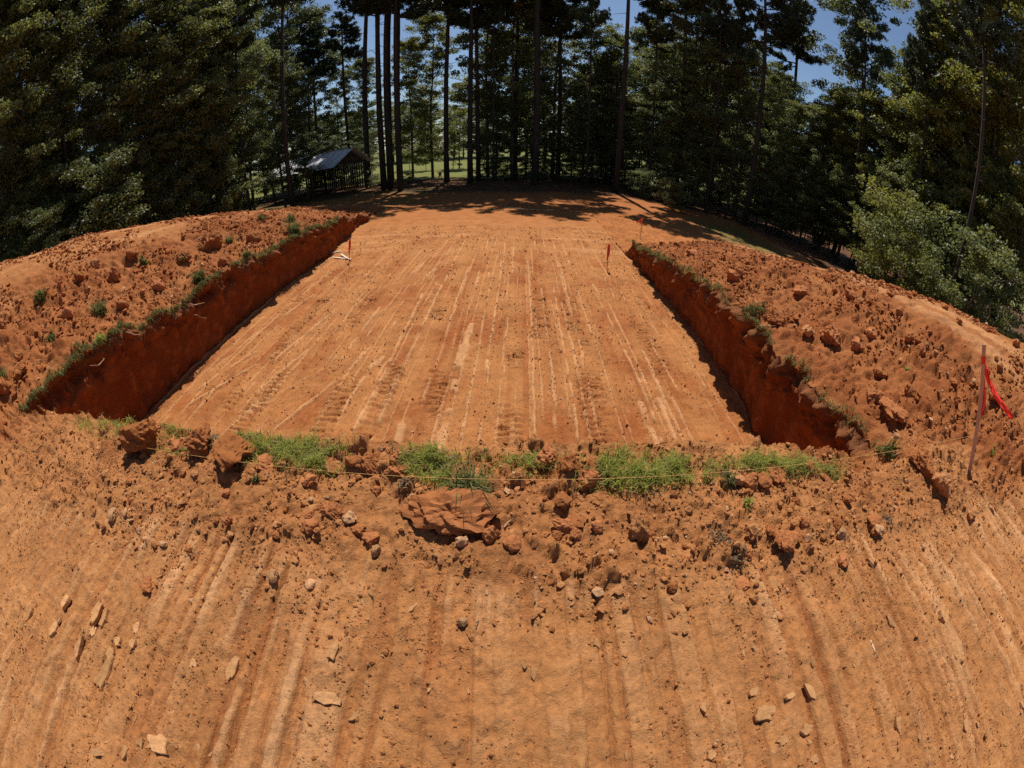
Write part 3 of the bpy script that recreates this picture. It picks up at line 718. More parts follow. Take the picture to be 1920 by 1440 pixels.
# px, range, top py, proto, material, label
TB = [(640, 60, 95, 4, ML_M, 'mid green leafy tree seen behind the shed, under the sky gap'),
 (688, 60, 105, 1, ML_M, 'far leafy tree just left of the close pair of pines'),
 (775, 52, 70, 3, ML_Y, 'bright backlit leafy tree right of the close pair of pines'),
 (812, 49, 18, 3, ML_Y, 'tall sunlit leafy tree left of the pine behind the tripod'),
 (862, 68, 150, 4, ML_Y, 'small far tree in the sky gap between the tripod pines'),
 (915, 47, -60, 3, ML_D, 'tall dark leafy tree right of the two close tripod pines'),
 (960, 43, -80, 1, ML_M, 'dark leafy tree left of the thickest pine trunk'),
 (1035, 44, -80, 3, ML_D, 'dark leafy tree right of the thickest pine trunk'),
 (1070, 41, 150, 0, ML_D, 'brownish-green lower tree right of the thickest pine trunk'),
 (1108, 47, 20, 4, ML_M, 'leafy tree under the small central sky gap'),
 (1145, 46, 60, 1, ML_M, 'leafy tree just left of the thin leaning pine'),
 (1195, 50, 45, 4, ML_M, 'leafy tree just right of the thin leaning pine'),
 (1232, 41, 70, 3, ML_M, 'dark narrow tree left of the dense right-hand clump'),
 (1285, 37, -60, 1, ML_D, 'tall very dark tree reaching the top of the picture right of the middle'),
 (1335, 37, 50, 0, ML_M, 'grey-green tree between the very dark tree and the branchy pine'),
 (1385, 36, 90, 2, ML_M, 'full-crowned tree around the foot of the branchy pine'),
 (1450, 39, 135, 3, ML_M, 'rounded tree between the two pines of the right sky gap'),
 (1480, 35, 185, 0, ML_M, 'broad tree below the far pine in the right sky gap'),
 (1590, 37, -70, 3, ML_D, 'tall dark column-like tree left of the right-hand sky gap'),
 (1560, 35, 165, 1, ML_Y, 'yellow-green tree below the tall column-like dark tree'),
 (1635, 33, 170, 3, ML_Y, 'yellow-green tree below the right-hand sky gap'),
 (1690, 30, 130, 0, ML_Y, 'tree at the right foot of the right-hand sky gap'),
 (1745, 28, 10, 1, ML_M, 'tall feathery tree right of the right-hand sky gap'),
 (1805, 26, -20, 3, ML_Y, 'tall olive tree third from the right edge'),
 (1860, 26, -70, 0, ML_Y, 'large sunlit olive tree second from the right edge'),
 (1925, 25, -110, 1, ML_Y, 'large leafy tree cut by the right edge'),
 (590, 60, 10, 1, ML_D, 'dark tree left of the pine at the left sky gap'),
 (555, 58, -40, 0, ML_D, 'tall dark tree behind the left end of the shed'),
 (495, 54, -50, 3, ML_D, 'dark tree left of the shed'),
 (428, 34, -70, 0, ML_M, 'leafy tree second left of the shed'),
 (385, 29, -60, 1, ML_M, 'sunlit-topped leafy tree above the far part of the left bank'),
 (325, 28, -60, 3, ML_M, 'leafy tree with pale glints, left of the sunlit-topped one'),
 (268, 26, -60, 0, ML_D, 'dark tree above the middle of the left bank'),
 (210, 25, -60, 1, ML_M, 'leafy tree behind the big shrub on the left bank'),
 (150, 24, -60, 3, ML_D, 'dark tree left of the big shrub on the left bank'),
 (92, 23, -60, 0, ML_D, 'dark tree right of the reddish trunk at left'),
 (35, 22, -60, 1, ML_M, 'leafy tree left of the reddish trunk at left'),
 (-25, 21, -60, 3, ML_M, 'leafy tree cut by the left edge')]
for px, r, top, k, m_, lab in TB:
    tree_px('b', k, px, r, top, lab, group=BG, mat=m_)
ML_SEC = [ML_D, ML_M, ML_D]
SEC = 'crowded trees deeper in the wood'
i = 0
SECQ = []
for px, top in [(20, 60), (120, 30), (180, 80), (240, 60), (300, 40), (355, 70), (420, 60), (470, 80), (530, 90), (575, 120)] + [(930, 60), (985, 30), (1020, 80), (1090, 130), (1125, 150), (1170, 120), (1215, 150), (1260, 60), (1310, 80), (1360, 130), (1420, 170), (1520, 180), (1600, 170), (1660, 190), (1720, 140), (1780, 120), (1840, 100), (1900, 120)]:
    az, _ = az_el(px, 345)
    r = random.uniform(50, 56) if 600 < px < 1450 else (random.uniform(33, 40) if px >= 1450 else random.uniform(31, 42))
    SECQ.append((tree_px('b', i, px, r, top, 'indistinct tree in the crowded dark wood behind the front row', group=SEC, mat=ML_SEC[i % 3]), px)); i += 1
for q in range(46):
    a = [-88, -36, 8, 72][(q % 2) * 2] + (random.uniform(0, 52) if q % 2 == 0 else random.uniform(0, 62))
    tree('b', i, R_(a), random.uniform(44, 66), random.uniform(14, 19), 'indistinct tree far back in the wood on the %s' % ('left' if a < 0 else 'right'), group='trees far back in the wood', mat=ML_D, wide=1.25); i += 1
LM = [(-40, 'the left edge'), (60, 'the reddish trunk'), (185, 'the big shrub'), (320, 'the slender left trunk'), (420, 'the pale-stemmed sapling'), (590, 'the shed'), (728, 'the close pair of pines'), (826, 'the tripod'), (889, 'the two tripod pines'), (1003, 'the thickest pine'), (1155, 'the leaning pine'), (1285, 'the tall very dark tree'), (1408, 'the branchy pine'), (1475, 'the far pine'), (1590, 'the column-like dark tree'), (1665, 'the right-hand sky gap'), (1745, 'the feathery tree'), (1832, 'the slim leaning trunk'), (1925, 'the right edge')]
def near_lm(px):
    q, nm = min(LM, key=lambda a: abs(a[0] - px))
    return ('right of ' if px > q + 14 else 'left of ' if px < q - 14 else 'below ' if px < 0 else 'at ') + nm
for o_, px in SECQ: o_['label'] = 'indistinct tree in the second row of the wood ' + near_lm(px)
# low thicket that closes the view under the crowns
LOW = 'young trees filling the shade under the wood'
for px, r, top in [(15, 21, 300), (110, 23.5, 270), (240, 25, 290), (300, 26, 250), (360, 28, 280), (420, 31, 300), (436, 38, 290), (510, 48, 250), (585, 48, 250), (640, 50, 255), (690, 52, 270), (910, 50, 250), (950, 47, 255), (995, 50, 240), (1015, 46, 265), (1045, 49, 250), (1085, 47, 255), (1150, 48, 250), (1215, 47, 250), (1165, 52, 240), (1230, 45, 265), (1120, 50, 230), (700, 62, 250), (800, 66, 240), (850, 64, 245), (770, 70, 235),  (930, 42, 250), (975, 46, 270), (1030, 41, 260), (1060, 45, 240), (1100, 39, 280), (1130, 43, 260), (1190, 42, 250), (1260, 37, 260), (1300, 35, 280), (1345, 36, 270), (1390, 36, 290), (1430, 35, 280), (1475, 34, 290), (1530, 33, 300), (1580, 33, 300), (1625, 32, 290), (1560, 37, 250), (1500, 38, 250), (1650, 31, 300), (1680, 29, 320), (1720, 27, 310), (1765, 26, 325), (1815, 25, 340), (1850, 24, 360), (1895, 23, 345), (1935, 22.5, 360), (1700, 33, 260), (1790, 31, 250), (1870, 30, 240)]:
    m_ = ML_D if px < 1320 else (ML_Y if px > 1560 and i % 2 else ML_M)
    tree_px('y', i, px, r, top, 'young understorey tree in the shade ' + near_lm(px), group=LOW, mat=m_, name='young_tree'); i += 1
# beyond the field and out of the picture to both sides, so that the wood goes on
for a in range(-40, 36, 2):
    tree('b', i, R_(a + random.uniform(-1, 1)), random.uniform(98, 112), random.uniform(13, 17), 'hazy distant tree on the far side of the sunny field', group='distant trees beyond the field', mat=ML_M, wide=1.7); i += 1
# shrubs
SH = [(185, 20.0, 318, 1, ML_D, 'big pale-leaved shrub behind the left bank'), (1238, 35, 328, 0, ML_D, 'grey-leaved shrub at the wood edge beyond the right flag'), (1205, 35, 325, 1, ML_M, 'small shrub left of the grey-leaved one beyond the right flag'),
      (768, 43, 325, 1, ML_Y, 'low sunlit shrub between the close pines and the tripod'), (700, 41, 330, 0, ML_D, 'dark shrub at the right end of the shed'), (1265, 30, 345, 1, ML_M, 'glinting shrub right of the grey-leaved one'),
      (1500, 33, 380, 0, ML_D, 'dark shrub at the top of the shaded dirt patch'), (1700, 21.5, 400, 1, ML_Y, 'yellow-leaved shrub behind the right bank'), (1760, 20, 440, 0, ML_M, 'leafy shrub right of the yellow-leaved one'), (1880, 18, 500, 1, ML_M, 'shrub behind the crest at the right edge'), (1655, 31, 430, 1, ML_D, 'dark shrub beside the shaded dirt patch'),
      (60, 19, 420, 1, ML_D, 'dark shrub at the foot of the reddish trunk'), (290, 24, 370, 0, ML_D, 'dark shrub under the trees above the left bank'), (425, 31, 350, 1, ML_D, 'shrub left of the shed in deep shade')]
for px, r, top, k, m_, lab in SH:
    tree_px('s', k, px, r, top, lab, group='shrubs at the wood edge', mat=m_, name='shrub', cat='shrub', wide=1.15)
LS = 'low brush under the wood edge'
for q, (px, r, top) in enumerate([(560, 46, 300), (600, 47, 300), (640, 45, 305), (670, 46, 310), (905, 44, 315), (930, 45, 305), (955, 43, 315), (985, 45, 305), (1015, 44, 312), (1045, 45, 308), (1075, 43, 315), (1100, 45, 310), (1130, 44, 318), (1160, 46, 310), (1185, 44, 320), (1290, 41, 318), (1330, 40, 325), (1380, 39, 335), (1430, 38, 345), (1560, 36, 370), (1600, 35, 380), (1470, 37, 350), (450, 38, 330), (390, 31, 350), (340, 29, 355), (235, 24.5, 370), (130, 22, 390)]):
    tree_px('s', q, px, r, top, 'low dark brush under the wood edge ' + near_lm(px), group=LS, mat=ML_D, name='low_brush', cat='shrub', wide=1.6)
# thin pale sapling before the dark wood at left
tree_px('y', 1, 420, 28.0, 150, 'thin pale-stemmed sapling before the dark wood left of the shed', mat=ML_M, name='sapling', wide=0.8)

# ------------------------------------------------------------------ clods and stones
import bmesh
def clod_mesh(seed, sub=3, planes=9, rough=0.10, mat=None, flat=1.0):
    g = np.random.default_rng(seed)
    bm = bmesh.new(); bmesh.ops.create_icosphere(bm, subdivisions=sub, radius=1.0)
    V = np.array([v.co[:] for v in bm.verts]); F = np.array([[v.index for v in f.verts] for f in bm.faces]); bm.free()
    n = g.normal(0, 1, (planes, 3)); n /= np.linalg.norm(n, axis=1)[:, None]; h = g.uniform(0.55, 0.95, planes)
    dn = V @ n.T
    r = np.where(dn > 0.05, h / np.maximum(dn, 0.05), 9).min(1); r = np.minimum(r, 1.1)
    o = g.uniform(0, 50, 3)
    no = fbm(V[:, 0] * 2.1 + o[0] + V[:, 2] * 1.3, V[:, 1] * 2.1 + o[1] - V[:, 2] * 1.7, 4, seed)
    n2 = fbm(V[:, 0] * 6 + o[0] + V[:, 2] * 4.1, V[:, 1] * 6 + o[1] - V[:, 2] * 3.7, 2, seed + 3)
    n4 = fbm(V[:, 0] * 11 + o[2] + V[:, 2] * 9, V[:, 1] * 11 + o[1] - V[:, 2] * 8, 2, seed + 5)
    r = r * (1 + rough * 2.2 * no + rough * 1.2 * n2 + rough * 0.7 * n4)
    W = V * r[:, None]; W[:, 2] *= flat
    return mesh_np('clod', W, F, mat, None, False)
CL2 = {m: [clod_mesh(300 + 20 * j + i, 3, 8, 0.15, m) for i in range(7)] for j, m in enumerate((MC, MCD, MCP))}
def put_clod(me, p, size, rz, label, group=None, name='soil_clod', cat='clod', tilt=0.15, sink=0.3):
    o = obj(name, me)
    o.location = (p[0], p[1], p[2] + size[2] * (1 - sink)); o.scale = size
    o.rotation_euler = (random.uniform(-tilt, tilt), random.uniform(-tilt, tilt), rz)
    tag(o, label, cat, group); return o
# px, py of the foot, width px, height px, material, label, depth factor
HERO = [
 (275, 848, 68, 52, MC, 'square dark-faced red clod standing on the near rim at left', 0.9), (385, 852, 62, 42, MC, 'rounded grassy clod right of the square clod on the near rim', 0.9), (343, 840, 36, 26, MC, 'smaller clod between the square clod and the grassy clod', 1),
 (445, 878, 84, 44, MC, 'broad crumbly clod left of the first long grass on the rim', 1), (627, 888, 46, 22, MC, 'long flat clod at the right end of the first long grass', 1), (500, 880, 40, 20, MC, 'low clod below the first long grass under the string', 1),
 (665, 878, 32, 26, MC, 'left clod of the heap between the two left grass patches', 1), (703, 888, 60, 40, MC, 'biggest clod of the heap between the two left grass patches', 1), (746, 873, 28, 26, MC, 'upright clod at the back of the heap between grass patches', 1), (752, 897, 44, 26, MC, 'right front clod of the heap between grass patches', 1),
 (1022, 876, 44, 32, MC, 'round dark clod at the rim edge near the middle', 1), (1062, 885, 44, 30, MC, 'sloping clod just right of the round dark rim clod', 1), (1096, 921, 46, 38, MC, 'dark-faced clod under the string beside the right grass', 1), (1110, 885, 30, 22, MC, 'small clod touching the left end of the right grass', 1),
 (852, 1006, 150, 62, MC, 'largest slab-like clod in the foreground, overhanging a deep shadow', 0.75), (922, 1016, 34, 42, MC, 'upright clod leaning on the right end of the largest slab', 0.8), (866, 1028, 24, 22, MCP, 'pale yellow stone below the largest slab', 1), (962, 1036, 34, 22, MC, 'red angular clod lower right of the largest slab', 1),
 (660, 984, 30, 24, MCP, 'pale flat-topped stone left of the largest slab', 1), (630, 975, 40, 26, MC, 'red clod beside the pale flat-topped stone', 1), (709, 1043, 20, 17, MCP, 'small pale stone lower left of the largest slab', 1),
 (1190, 1012, 50, 42, MCD, 'smooth tan rounded clod right of the middle foreground', 1), (1062, 996, 54, 18, MC, 'long low clod in the row right of the largest slab', 0.6), (1080, 988, 30, 16, MC, 'small top clod in the row right of the largest slab', 1), (1118, 1000, 24, 20, MC, 'end clod of the row right of the largest slab', 1), (1045, 1008, 24, 18, MC, 'front left clod of the row right of the largest slab', 1), (1077, 1012, 22, 18, MC, 'front right clod of the row right of the largest slab', 1),
 (1718, 882, 50, 30, MC, 'wide rough clod left of the flagged stake foot', 1), (1750, 925, 44, 56, MCD, 'tall crumbly boulder-like clod below the flagged stake', 0.9), (1460, 1033, 44, 26, MC, 'flat-sided red clod in the right foreground', 1), (1570, 1011, 24, 20, MCP, 'pale wedge stone in the right foreground', 1), (1565, 988, 24, 16, MC, 'red clod just above the pale wedge stone', 1), (1450, 902, 50, 28, MC, 'wide clod in the right end grass of the near rim', 1), (1402, 913, 30, 34, MC, 'upright clod left of the wide clod in the right end grass', 1), (1425, 912, 34, 22, MC, 'low clod between the two clods of the right end grass', 1),
 (1512, 885, 30, 18, MC, 'clod at the foot of the right end grass', 1), (1368, 908, 40, 26, MCD, 'tan clod in front of the dry tuft on the right rim', 1), (1818, 970, 22, 22, MCD, 'small shadowed clod lower right of the boulder-like clod', 1), (1502, 990, 20, 18, MC, 'small upright red clod in the right foreground', 1), (1640, 1000, 26, 16, MCP, 'pale chip beside a red clod in the right foreground', 1), (1630, 990, 30, 16, MC, 'red clod behind the pale chip in the right foreground', 1),
 (218, 974, 24, 16, MCP, 'pale stone in the left foreground', 1), (237, 972, 16, 12, MCP, 'small pale stone right of the pale stone in the left foreground', 1), (285, 1105, 28, 16, MC, 'dark crumbly clod in the left foreground', 1), (1575, 1060, 22, 18, MC, 'dark round clod at the edge of the graded ground, right', 1), (1255, 1112, 20, 16, MC, 'single dark clod on the graded ground right of the middle', 1), (1385, 1100, 30, 16, MC, 'long low clod at the edge of the graded ground', 1), (590, 1100, 26, 14, MCP, 'pinkish pale stone left of the middle foreground', 1), (520, 1090, 24, 16, MCP, 'pale stone chip left of the pinkish stone', 1),
 (890, 1190, 34, 14, MCD, 'tan flake with a dark crack in the middle foreground', 1), (870, 1175, 20, 16, MCP, 'pale pebble above the cracked tan flake', 1),
 (217, 530, 38, 28, MC, 'largest red clod on the left bank', 1), (180, 505, 26, 20, MCD, 'clod upper left of the largest left-bank clod', 1), (252, 490, 34, 22, MC, 'rounded clod high on the left bank', 1), (298, 548, 34, 26, MC, 'dark clod right of the largest left-bank clod', 1), (150, 530, 24, 16, MC, 'clod left of the largest left-bank clod', 1), (130, 600, 26, 18, MC, 'clod low on the left bank between tufts', 1), (400, 470, 50, 32, MC, 'big dark clod heap on the far left bank', 1), (345, 490, 40, 24, MC, 'clod heap in the middle of the left bank', 1), (480, 455, 36, 26, MC, 'dark clod near the far left rim', 1), (45, 705, 40, 26, MC, 'dark clod on the left bank near the left edge', 1), (15, 745, 36, 30, MC, 'dark clod above the near left corner of the cut', 1), (230, 580, 26, 18, MC, 'clod below the largest left-bank clod', 1), (420, 500, 24, 16, MC, 'clod beside the rim tuft on the left bank', 1), (40, 678, 22, 14, MC, 'small clod above the dark clod near the left edge', 1),
 (1607, 655, 34, 30, MC, 'roundest dark clod in the middle of the right bank', 1), (1592, 565, 30, 16, MC, 'dark clod near the top of the right bank', 1), (1612, 568, 20, 14, MCD, 'tan clod right of the dark one near the top of the right bank', 1), (1683, 595, 18, 14, MC, 'lone clod on the crest of the right bank', 1), (1450, 612, 44, 26, MC, 'dark overhung clod at the rim of the right wall', 1), (1510, 632, 30, 18, MCD, 'tan clod on the lower right bank', 1), (1550, 650, 50, 28, MC, 'dark clod heap left of the roundest clod', 1), (1632, 630, 28, 18, MC, 'dark clod above the roundest clod on the right bank', 1), (1705, 740, 30, 24, MC, 'dark clod high left of the flagged stake', 1), (1640, 745, 44, 26, MC, 'shadowed clod on the lower right bank', 1), (1500, 560, 44, 18, MC, 'clod on the upper right bank', 1), (1370, 530, 34, 20, MC, 'clod beside the far right rim', 1), (1660, 790, 56, 24, MC, 'long shadowed clod right of the near right wall', 1), (1700, 645, 26, 16, MC, 'clod right of the roundest clod', 1), (1648, 708, 34, 18, MC, 'clod below the roundest clod on the right bank', 1), (1300, 475, 30, 14, MC, 'clod near the far end of the right bank', 1), (1858, 760, 40, 22, MC, 'clod right of the stake ribbons', 1), (1870, 700, 16, 12, MC, 'small clod above the stake ribbons', 1), (1910, 885, 26, 24, MC, 'red clod at the right edge below the stake', 1)]
for q, (px, py, w, h, m_, lab, dep) in enumerate(HERO):
    p, t = hit(px, py)
    W = w / FPX * t * 0.5 * (0.78 if py < 790 else 1.0)
    vz = abs(ray(px, py)[2])
    Hh = max(0.45 * W, (h / FPX * t - 0.75 * W * dep * vz) / math.sqrt(1 - vz * vz) * 0.62)
    Hh = min(Hh, W * 1.15)
    big_ = w > 36
    me = clod_mesh(500 + q, 4, 10, 0.17, m_) if big_ else CL2[m_][q % 7]
    nx, ny = p[0] / math.hypot(p[0], p[1] + 1e-6), p[1] / math.hypot(p[0], p[1] + 1e-6)
    c = (p[0] + nx * W * dep * 0.7, p[1] + ny * W * dep * 0.7, p[2])
    c = (c[0], c[1], float(T(c[0], c[1])[0]))
    stone = m_ is MCP
    put_clod(me, c, (W, W * dep, Hh), math.atan2(-c[0], c[1]) + random.uniform(-0.15, 0.15), lab, 'pale stones in the dirt' if stone else 'large clods picked out by eye', name='pale_stone' if stone else 'soil_clod', cat='stone' if stone else 'clod', tilt=0.12, sink=0.30 if w > 60 else 0.55)
# broken plates of pressed clay lying on the graded ground
def slab(px, py, L_, W_, ang, label, m_=None, th=0.022):
    m_ = m_ or MCY
    p, t = hit(px, py)
    g = np.random.default_rng(int(px * 7 + py))
    n = 13; a = np.linspace(0, 2 * math.pi, n, endpoint=False) + g.normal(0, 0.14, n)
    rr = g.uniform(0.62, 1.15, n)
    pts = np.column_stack([np.cos(a) * rr * W_ / 2, np.sin(a) * rr * L_ / 2])
    V = [(x, y, th * 0.55 + 0.006 * vn(np.array(x * 40), np.array(y * 40), 5)) for x, y in pts * 0.93] + [(x, y, th * 0.25) for x, y in pts] + [(x, y, -th) for x, y in pts * 0.97]
    V.append((0, 0, th * 0.75)); k = len(V) - 1
    F = []
    for i in range(n):
        j = (i + 1) % n
        F += [(k, i, j), (i, n + i, n + j), (i, n + j, j), (n + i, 2 * n + i, 2 * n + j), (n + i, 2 * n + j, n + j)]
    o = obj('clay_plate', mesh_np('clay_plate', np.array(V, float), np.array(F), m_, None, False))
    o.location = (p[0], p[1], p[2] + th * 0.7); o.rotation_euler = (g.normal(0, 0.06), g.normal(0, 0.08), ang)
    tag(o, label, 'clay plate', 'plates of pressed clay on the graded ground')
SLABS = [(200, 1265, 0.30, 0.13, 0.0, 'largest curved clay plate in the left foreground'), (210, 1228, 0.12, 0.08, 0.1, 'piece at the upper end of the largest clay plate'), (183, 1150, 0.22, 0.07, 0.1, 'long raised clay strip in the left foreground'), (198, 1163, 0.16, 0.05, 0.1, 'thin clay strip right of the long raised strip'), (178, 1185, 0.10, 0.06, 0.0, 'short clay piece below the long raised strip'), (260, 1178, 0.10, 0.06, 0.1, 'upper clay piece in the row right of the long strip'), (250, 1208, 0.07, 0.06, 0.3, 'lower clay piece in the row right of the long strip'), (222, 1204, 0.07, 0.07, 0.0, 'pale triangular clay piece'), (150, 1215, 0.20, 0.07, 0.05, 'clay strip lower left of the long raised strip'), (105, 1180, 0.16, 0.08, 0.1, 'clay plate between the strips at left'), (58, 1152, 0.18, 0.07, 0.1, 'clay strip near the left edge'), (125, 1130, 0.14, 0.08, 0.1, 'clay lump plate above the strips at left'),
 (366, 1246, 0.06, 0.06, 0.4, 'small upright clay chip left of the middle'), (440, 1255, 0.16, 0.07, 0.1, 'pale clay strip left of the middle'), (612, 1308, 0.08, 0.18, 0.0, 'broad pale clay plate at the bottom left of the middle'), (300, 1395, 0.14, 0.16, 0.2, 'cracked clay plate at the bottom left'), (265, 1393, 0.06, 0.06, 0.4, 'pale clay chip beside the cracked plate'), (626, 1225, 0.12, 0.05, 0.0, 'slim clay flake above the broad pale plate'),
 (1432, 1340, 0.10, 0.13, 0.2, 'cracked clay plate in the right foreground'), (1510, 1368, 0.08, 0.08, 0.1, 'square clay plate in the right foreground'), (1465, 1388, 0.07, 0.08, 0.5, 'clay plate between the cracked and the square ones'), (1410, 1298, 0.05, 0.07, 0.3, 'clay chip above the cracked plate at right'), (1480, 1306, 0.04, 0.08, 0.2, 'thin clay chip right of centre'), (1332, 1415, 0.06, 0.06, 0.4, 'rounded clay plate at the bottom right of the middle'), (1680, 1360, 0.12, 0.05, -0.2, 'raised clay flake at the lower right'), (1765, 1160, 0.12, 0.06, -0.1, 'clay flake beside the right-hand tooth marks'), (1525, 1425, 0.06, 0.07, 0.0, 'pale clay chip at the bottom edge, right')]
for a in SLABS: slab(*a, th=0.014 if a[2] < 0.1 else 0.022)
# pinkish pale patches of weathered clay crushed into the ground
FLK = []
for q in range(6):
    g = np.random.default_rng(950 + q); n = 8; a = np.linspace(0, 2 * math.pi, n, endpoint=False) + g.normal(0, 0.2, n); rr = g.uniform(0.55, 1.1, n)
    pts = np.column_stack([np.cos(a) * rr * 0.55, np.sin(a) * rr])
    V = [(x, y, 0.22 + g.normal(0, 0.05)) for x, y in pts * 0.92] + [(x, y, -0.25) for x, y in pts] + [(0, 0, 0.27)]
    F = [f for i_ in range(n) for f in ((2 * n, i_, (i_ + 1) % n), (i_, n + i_, n + (i_ + 1) % n), (i_, n + (i_ + 1) % n, (i_ + 1) % n))]
    FLK.append(mesh_np('clay_flake', np.array(V, float), np.array(F), MCY, None, False))
g = np.random.default_rng(960)
for q in range(130):
    x = g.uniform(-4.2, 4.4); y = g.uniform(-1.2, 0.95); s_ = 0.018 + 0.04 * g.uniform() ** 2.5
    o = obj('clay_flake', FLK[q % 6]); o.location = (x, y, float(T(x, y)[0]) + s_ * 0.08); o.scale = (s_, s_ * g.uniform(0.8, 1.7), s_ * 0.8); o.rotation_euler = (g.normal(0, 0.2), g.normal(0, 0.2), g.normal(0, 0.5))
    tag(o, 'small chip of pressed clay on the %s foreground, %s' % ('left' if x < -1.4 else 'right' if x > 1.4 else 'middle', 'at the lower edge' if y < 0.1 else 'just below the loose band' if y > 0.55 else 'among the tooth marks'), 'clay chip', 'chips of pressed clay')
# medium clods: individuals that nothing tells apart
def scatter(n, xr, yr, seed, thr, scale=1.2):
    g = np.random.default_rng(seed); out = np.zeros((0, 2))
    while len(out) < n:
        p = np.column_stack([g.uniform(*xr, n * 2), g.uniform(*yr, n * 2)])
        k = fbm(p[:, 0] * scale, p[:, 1] * scale, 3, seed + 900) > thr + g.normal(0, 0.15, len(p))
        k &= ~((p[:, 0] > XL(p[:, 1]) - 0.05) & (p[:, 0] < XR(p[:, 1]) + 0.05) & (p[:, 1] > YN(p[:, 0]) - 0.03))
        out = np.concatenate([out, p[k]])
    return out[:n], g
def medium(n, xr, yr, seed, thr, smin, smax, label, group, mats):
    P, g = scatter(n, xr, yr, seed, thr)
    Z = T(P[:, 0], P[:, 1])
    for i in range(n):
        s = smin + (smax - smin) * g.uniform() ** 2.2
        m_ = mats[int(g.integers(len(mats)))]
        lab = label(P[i, 0], P[i, 1], m_) if callable(label) else label
        put_clod(CL2[m_][int(g.integers(7))], (P[i, 0], P[i, 1], Z[i]), (s, s * g.uniform(0.7, 1.1), s * g.uniform(0.6, 0.9)), g.uniform(0, 6.28), lab, group, sink=0.5)
medium(80, (-4.6, 5.2), (1.05, 2.0), 801, -0.05, 0.022, 0.055, lambda x, y, m_: 'fist-sized %s clod in the loose band %s' % ('tan' if m_ is MCD else 'red', 'below the square clod' if x < -2.6 else 'left of the largest slab' if x < -0.9 else 'around the largest slab' if x < 0.7 else 'below the right grass' if x < 2.4 else 'near the boulder-like clod'), 'small clods before the near rim', (MC, MCD, MC))
medium(75, (-11, -7.4), (1.8, 14), 802, 0.22, 0.04, 0.105, lambda x, y, m_: 'fist-sized %s clod on the %s left bank, %s' % ('tan' if m_ is MCD else 'red', 'near' if y < 4.5 else 'middle' if y < 8.5 else 'far', 'close to the rim turf' if x > -8.6 else 'up the slope'), 'small clods on the left bank', (MC, MC, MCD))
medium(75, (3.95, 8.2), (2.3, 13), 803, 0.22, 0.035, 0.10, lambda x, y, m_: 'fist-sized %s clod on the %s right bank, %s' % ('tan' if m_ is MCD else 'red', 'near' if y < 4.5 else 'middle' if y < 8 else 'far', 'close to the wall rim' if x < 5.4 else 'up the slope'), 'small clods on the right bank', (MC, MC, MCD))

_ICO = np.array([(0, 0, 1)] + [(0.894 * math.cos(a), 0.894 * math.sin(a), 0.447) for a in np.arange(5) * 2 * math.pi / 5] + [(0.894 * math.cos(a), 0.894 * math.sin(a), -0.447) for a in (np.arange(5) + 0.5) * 2 * math.pi / 5] + [(0, 0, -1)])
_ICF = np.array([(0, 1 + i, 1 + (i + 1) % 5) for i in range(5)] + [(1 + i, 6 + i, 1 + (i + 1) % 5) for i in range(5)] + [(1 + (i + 1) % 5, 6 + i, 6 + (i + 1) % 5) for i in range(5)] + [(11, 6 + (i + 1) % 5, 6 + i) for i in range(5)])
_OCT = np.array([(1, 0, 0), (0, 1, 0), (-1, 0, 0), (0, -1, 0), (0, 0, 1), (0, 0, -1)], float)
_OCF = np.array([(0, 1, 4), (1, 2, 4), (2, 3, 4), (3, 0, 4), (1, 0, 5), (2, 1, 5), (3, 2, 5), (0, 3, 5)])
def crumbs(name, P, S, g, fn, base, label=None, sink=0.25, tiny=False):
    n = len(P); IV, IF = (_OCT, _OCF) if tiny else (_ICO, _ICF); nv = len(IV)
    V = IV[None] * (1 + g.normal(0, 0.22, (n, nv, 1)))
    sc3 = S[:, None] * np.column_stack([np.ones(n), g.uniform(0.6, 1.0, n), g.uniform(0.45, 0.85, n)])
    V = V * sc3[:, None, :]
    a = g.uniform(0, 6.28, n); c, s = np.cos(a)[:, None], np.sin(a)[:, None]
    V = np.stack([V[..., 0] * c - V[..., 1] * s, V[..., 0] * s + V[..., 1] * c, V[..., 2]], -1)
    z = fn(P[:, 0], P[:, 1])
    V += np.column_stack([P, z + sc3[:, 2] * (1 - 2 * sink)])[:, None, :]
    F = (IF[None] + (np.arange(n) * nv)[:, None, None]).reshape(-1, 3)
    t = g.uniform(0, 1, (n, 1)); base = np.array(base)
    C = base[0] * (1 - t) + base[1] * t
    pale = g.uniform(0, 1, n) < 0.05; C[pale] = np.array([0.56, 0.31, 0.16])
    o = obj(name, mesh_np(name, V.reshape(-1, 3), F, MS, np.repeat(C, nv, 0), False))
    tag(o, label, 'soil crumbs', None, 'stuff')
def power(g, n, a, b, k=2.2): return a * (1 - g.uniform(0, 1, n) * (1 - (a / b) ** k)) ** (-1 / k)
COLA = ((0.40, 0.15, 0.048), (0.50, 0.22, 0.082)); COLB = ((0.28, 0.078, 0.021), (0.39, 0.14, 0.044))
P, g = scatter(16000, (-6.5, 6.8), (0.3, 2.15), 811, -0.25, 2.2); P = P[g.uniform(0, 1, len(P)) < sst(0.45, 1.15, P[:, 1] + 0.25 * fbm(P[:, 0] * 1.1, P[:, 1] * 1.1, 2, 99))]
crumbs('soil_crumbs', P, power(g, len(P), 0.006, 0.04, 2.1), g, Tbank, COLA, 'loose red crumbs in the band before the near rim')
P, g = scatter(26000, (-5.2, 5.5), (-1.9, 1.3), 812, -0.05, 2.4); k_ = g.uniform(0, 1, len(P)) < 0.6; P[k_, 0] = _bx[np.clip(np.searchsorted(_bx, P[k_, 0]), 0, len(_bx) - 1)] + g.normal(0, 0.013, k_.sum())
